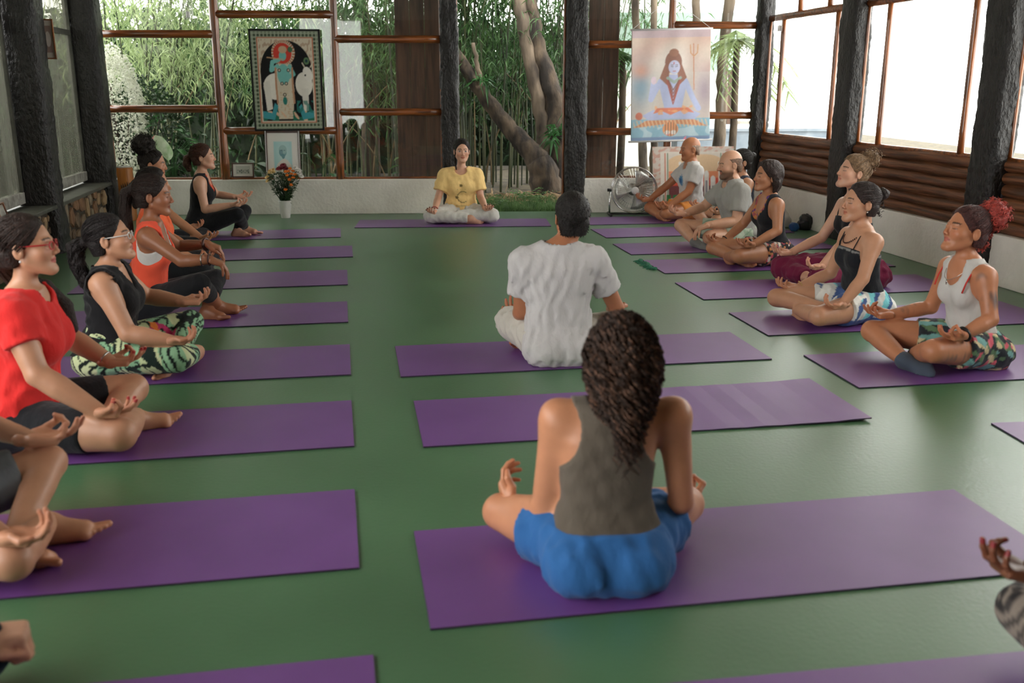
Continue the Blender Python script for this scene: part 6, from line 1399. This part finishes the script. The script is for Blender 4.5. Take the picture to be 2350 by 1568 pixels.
side('blonde woman with a messy bun and maroon trousers', 'R5', -1, (1978, 653), (1969, 401), near=dict(wr=(1885, 612), kn=(1885, 648)), far=dict(el=(1886, 545), wr=(1812, 581), kn=(1796, 628)), skin=SK['fair'], pitch=12,
     top=dict(kind='cami', col=BLK, name='camisole', ease=.007, wr=.002, ztop=.43), bottom=dict(col=L(112, 30, 62), name='trousers', shin=.75, ease=.02, wr=.008, flare=.015), hand=('relaxed', 'relaxed'),
     hair=updo(L(120, 96, 72), tie=(0, -.075, .10), cap=.014, noise=(.003, 250), blobs=[((0, -.105, .115), (.055, .06, .055)), ((0, -.105, .02), (.05, .03, .05))], bnoise=(.006, 240), curls=[((0, -.105, .115), (.06, .064, .06), 80, .016)]), res=.0085, fres=.0038)
side('young woman in a black camisole with a bead necklace', 'R6', -1, (1980, 738), (1988, 473), near=dict(el=(1980, 640), wr=(1932, 700), kn=(1880, 734)), far=dict(el=(1906, 627), wr=(1829, 661), kn=(1782, 692)), skin=SK['mid'], pitch=5,
     top=dict(kind='cami', col=L(30, 32, 38), name='camisole', ease=.007, wr=.002, paint=paint_trim(L(130, 130, 130)), ztop=.44, hem=.165, hemslope=0), bottom=short(L(210, 210, 206), cut=.5, paint=paint_surf, ease=.012), hand=('relaxed', 'relaxed'), an=((-.06, .34, .10), (.05, .43, .06)),
     hair=updo(L(46, 36, 34), tie=(0, -.11, .04), cap=.011, blobs=[((0, -.135, .06), (.037, .039, .037))], bnoise=(.005, 240), curls=[((0, -.13, -.02), (.03, .02, .05), 30, .008)]), extra=also(necklace(MT['bead'], .085, 1, .0048), bracelet(0, M('tan_cord', L(176, 140, 90), .7), tr=.005), earrings(MT['steel'])), res=.008, fres=.0036)
R6J = {}
def r6_extra(root, d): also(bra_straps(L(206, 56, 50)), necklace(MT['steel'], .10, 0, .0016, .006), bracelet(1, MT['black'], 'watch', t=.08, tr=.009, k=1.15))(root, d)
side('red-haired tattooed woman in a white tank top', 'R7', -1, (2235, 838), (2236, 538), near=dict(el=(2273, 734), wr=(2208, 770), kn=(2142, 806)), far=dict(el=(2136, 705), wr=(2043, 722), kn=(2002, 760)), skin=L(186, 124, 90), pitch=12, girth=.95, bust=.9,
     top=tank(L(200, 198, 194), scoop=(.068, .10), hem=.15, hemslope=0), bottom=short(L(44, 48, 54), cut=.5, paint=paint_floral, ease=.012), sock=L(74, 84, 98), an=((-.05, .46, .055), (.04, .33, .055)), face=dict(lip=L(176, 90, 78)),
     tattoo=[((-.17, .15, .51), .022), ((-.235, .10, .40), .045), ((-.225, .1, .30), .03), ((.26, .27, .25), .04), ((.27, .33, .24), .03), ((.25, .22, .26), .03), ((-.26, .36, .12), .05), ((-.22, .25, .12), .05)],
     hair=updo(L(66, 36, 34), tie=(0, -.08, .09), cap=.011, noise=(.002, 280), blobs=[((0, -.125, .10), (.072, .072, .068))], bnoise=(.007, 150), tipcol=L(168, 66, 58), tipc=(0, -.14, .11), tipr=.085, curlcol=L(168, 66, 56), curls=[((0, -.125, .10), (.078, .078, .074), 220, .009), ((0, -.11, -.03), (.045, .02, .06), 50, .008)]), extra=r6_extra, res=.0075, fres=.0034)

# ---------- figures seen from the front and from behind
def facing(label, base, yaw, J, **kw):
    """J: name -> (px, py, ahead): pixel joint cut with the plane at that distance ahead of the seat"""
    base = np.asarray(base, float); Fv = np.array([-math.sin(yaw), math.cos(yaw), 0]); Rv = np.array([math.cos(yaw), math.sin(yaw), 0])
    def lp(v): p = onplane(v[0], v[1], base + Fv * v[2], Fv) - base; return np.array([p @ Rv, v[2], p[2]])
    q = {k: lp(v) for k, v in J.items()}
    for k in q:
        if k.startswith('kn'): q[k][2] = max(q[k][2], .09)
    kw['ear'] = (q['ear'][1], q['ear'][2]); kw['earx'] = float(q['ear'][0])
    for k in ('kn', 'wr', 'el', 'sh'):
        if k + 'R' in q or k + 'L' in q: kw[k] = (q.get(k + 'R'), q.get(k + 'L'))
    return make_person(label, base, yaw, **kw)
b = ground(1059, 506); b[2] = .008
facing('teacher in a yellow T-shirt and white trousers facing the camera', b, R(183), dict(ear=(1060, 349, .09), knR=(989, 506, .33), knL=(1129, 502, .33), wrR=(997, 484, .33), wrL=(1114, 477, .33), elR=(1006, 452, .12), elL=(1103, 452, .12)),
       skin=SK['fair'], hyaw=6, face=dict(open=1, browt=.0045), neckl=.045, nocull=1, top=tee(L(246, 210, 142), paint=paint_teacher, ease=.022, sleeve=.72, flare=.02, hem=.09), hip_z=.09, legr=.86, bottom=dict(col=L(206, 204, 198), name='trousers', shin=.93, ease=.018, wr=.005, flare=.01), hand=('relaxed', 'relaxed'), hdir=((.35, .9, -.15), (-.35, .9, -.15)), nail=L(60, 26, 30),
       palm=((0, .5, 1), (0, .5, 1)), shw=.175, an=((-.10, .40, .07), (.08, .33, .1)), hair=updo(DARK, tie=(0, -.11, .06), cap=.013, noise=(.003, 260), tails=[[((.07, -.03, -.02), .008), ((.075, .0, -.08), .008), ((.07, .04, -.15), .007), ((.066, .05, -.19), .004)]]), extra=also(bracelet(0, MT['red_plastic'], tr=.004), necklace(MT['black'], .12, 0, .0018)), res=.0076, fres=.0042, hres=.0042)
b = ground(1292, 846); b = b + np.array([-math.sin(R(8)), math.cos(R(8)), 0]) * .13; b[2] = .008
facing('man in a white T-shirt seen from behind', b, R(8), dict(ear=(1312, 502, .05), knL=(1172, 738, .34), knR=(1425, 745, .34), elL=(1196, 716, .10), elR=(1414, 706, .10), wrL=(1190, 722, .32), wrR=(1412, 715, .32)),
       male=1, skin=L(170, 112, 80), hs=1.08, pitch=2, girth=1.0, top=tee(L(190, 188, 187), sleeve=.62, hem=.012, hemslope=.6, ease=.020, wr=.006), nocull=1, bottom=dict(col=L(192, 188, 178), name='trousers', shin=.9, ease=.016, tease=.003, wr=.006, flare=.012), hand=('relaxed', 'relaxed'), an=((-.08, .36, .06), (.06, .26, .06)),
       fdir=((-1, -.3, 0), (1, -.1, 0)), hair=dict(col=(.010, .008, .007), cap=.011, line=.024, nape=-.085, noise=(.0016, 400), fuzz=600, fuzzl=.011), face=dict(stubble=L(30, 22, 18)), res=.0078, fres=.0055)
def c3_locks(rng):
    out = []; rx = np.array([.092, .113, .106]); ctr = np.array([0, -.02, .026])
    while len(out) < 680:
        q = unit(rng.normal(size=3))
        if q[1] > .35 or q[2] < -.35: continue
        p0 = ctr + q * rx; ln = rng.uniform(.11, .235) * (1.25 if abs(q[0]) < .6 and q[1] < .2 else .8); k = 22; t = np.linspace(0, 1, k)
        outw = np.array([q[0], q[1] * .8, 0]); nar = 1 - .75 * np.clip(t * ln / .22, 0, 1) ** 1.2
        c = p0[None] + outw[None] * (.022 * np.sin(t * 2.4))[:, None] + np.stack([p0[0] * (nar - 1) * .8, -.03 * t, -ln * t * t ** .3 - .04 * t * (q[2] > .3)], 1)
        ph = rng.uniform(0, 6.3); w = rng.uniform(16, 26) * ln / .15; a = .004 + .010 * t ** .6
        s = unit(np.cross(q, (0, 0, 1.0)) + .001); c = c + (np.cos(ph + t * w) * a)[:, None] * s[None] + (np.sin(ph + t * w) * a)[:, None] * q[None]
        hl = rng.random(); out.append((c, rng.uniform(.0028, .0052), np.clip(np.array(L(58, 40, 30)) * (rng.uniform(1.6, 2.8) if hl > .72 else rng.uniform(.45, 1.1)), 0, 1)))
    return out
b = ground(1408, 1392); b = b + np.array([-math.sin(R(4)), math.cos(R(4)), 0]) * .15; b[2] = .008
facing('curly-haired woman in a grey tank top and blue shorts seen from behind', b, R(4), dict(ear=(1424, 828, .06), knL=(1150, 1190, .30), knR=(1572, 1196, .32), elL=(1247, 1168, .10), elR=(1563, 1150, .10), wrL=(1172, 1160, .28), wrR=(1568, 1150, .34), shL=(1280, 955, .05), shR=(1546, 950, .05)),
       skin=L(190, 132, 98), pitch=-3, top=dict(kind='tank', col=L(92, 84, 74), name='tank_top', ease=.007, wr=.0025, ahole=(.12, .20, .125), strapx=.078, adrop=.0, nk=.048, scoop=(.08, .12), hem=.165, hemslope=0), bottom=short(L(46, 98, 156), cut=.50, ease=.014, wr=.005, flare=.025, waist=.18),
       hand=('mudra', 'relaxed'), hdir=((.3, 1, .0), (-.35, .7, .75)), palm=((0, .1, 1), (.6, .4, .5)), hair=dict(col=L(44, 31, 25), cap=.014, line=.02, nape=-.10, ears=False, noise=(.006, 200), bnoise=(.008, 200), tails=[[((0, -.06, .02), .074), ((0, -.08, -.06), .072), ((0, -.095, -.13), .054), ((-.002, -.10, -.19), .034), ((-.003, -.10, -.24), .014)]], tailstr=0, locks=c3_locks, ln=3, res=.006), an=((-.06, .40, .06), (.08, .30, .06)), res=.0078, fres=.008)
# right edge: only a hand and a patterned knee reach into the frame
def edge_person():
    yaw = math.atan2(-(-NV)[0], (-NV)[1]); Fv = -NV; far = DV
    k = ground(2362, 1410, .13); base = k - far * .27 - Fv * .43; base[2] = .008
    loc = lambda p: np.array([float((p - base) @ far), float((p - base) @ Fv), float(p[2]) - .008])
    w = loc(onplane(2352, 1316, base + far * .25, far)); tip = loc(onplane(2235, 1290, base + far * .25, far))
    make_person('person in patterned trousers at the right edge with one hand showing', base, yaw, ear=(.09, .74), wr=(w, (-.27, .38, .2)), kn=((.27, .43, .13), (-.27, .43, .13)), skin=SK['deep'], hdir=(unit(tip - w), (-.1, 1, 0)), palm=((.0, .2, 1), (0, .1, 1)),
                top=tank(L(70, 56, 74)), bottom=dict(col=L(128, 118, 108), name='trousers', shin=.9, ease=.016, wr=.004, paint=paint_mandala), hair=updo(DARK, blobs=[((0, -.12, .05), (.035, .035, .035))]), nail=L(130, 30, 40), res=.010, fres=.010)
edge_person()
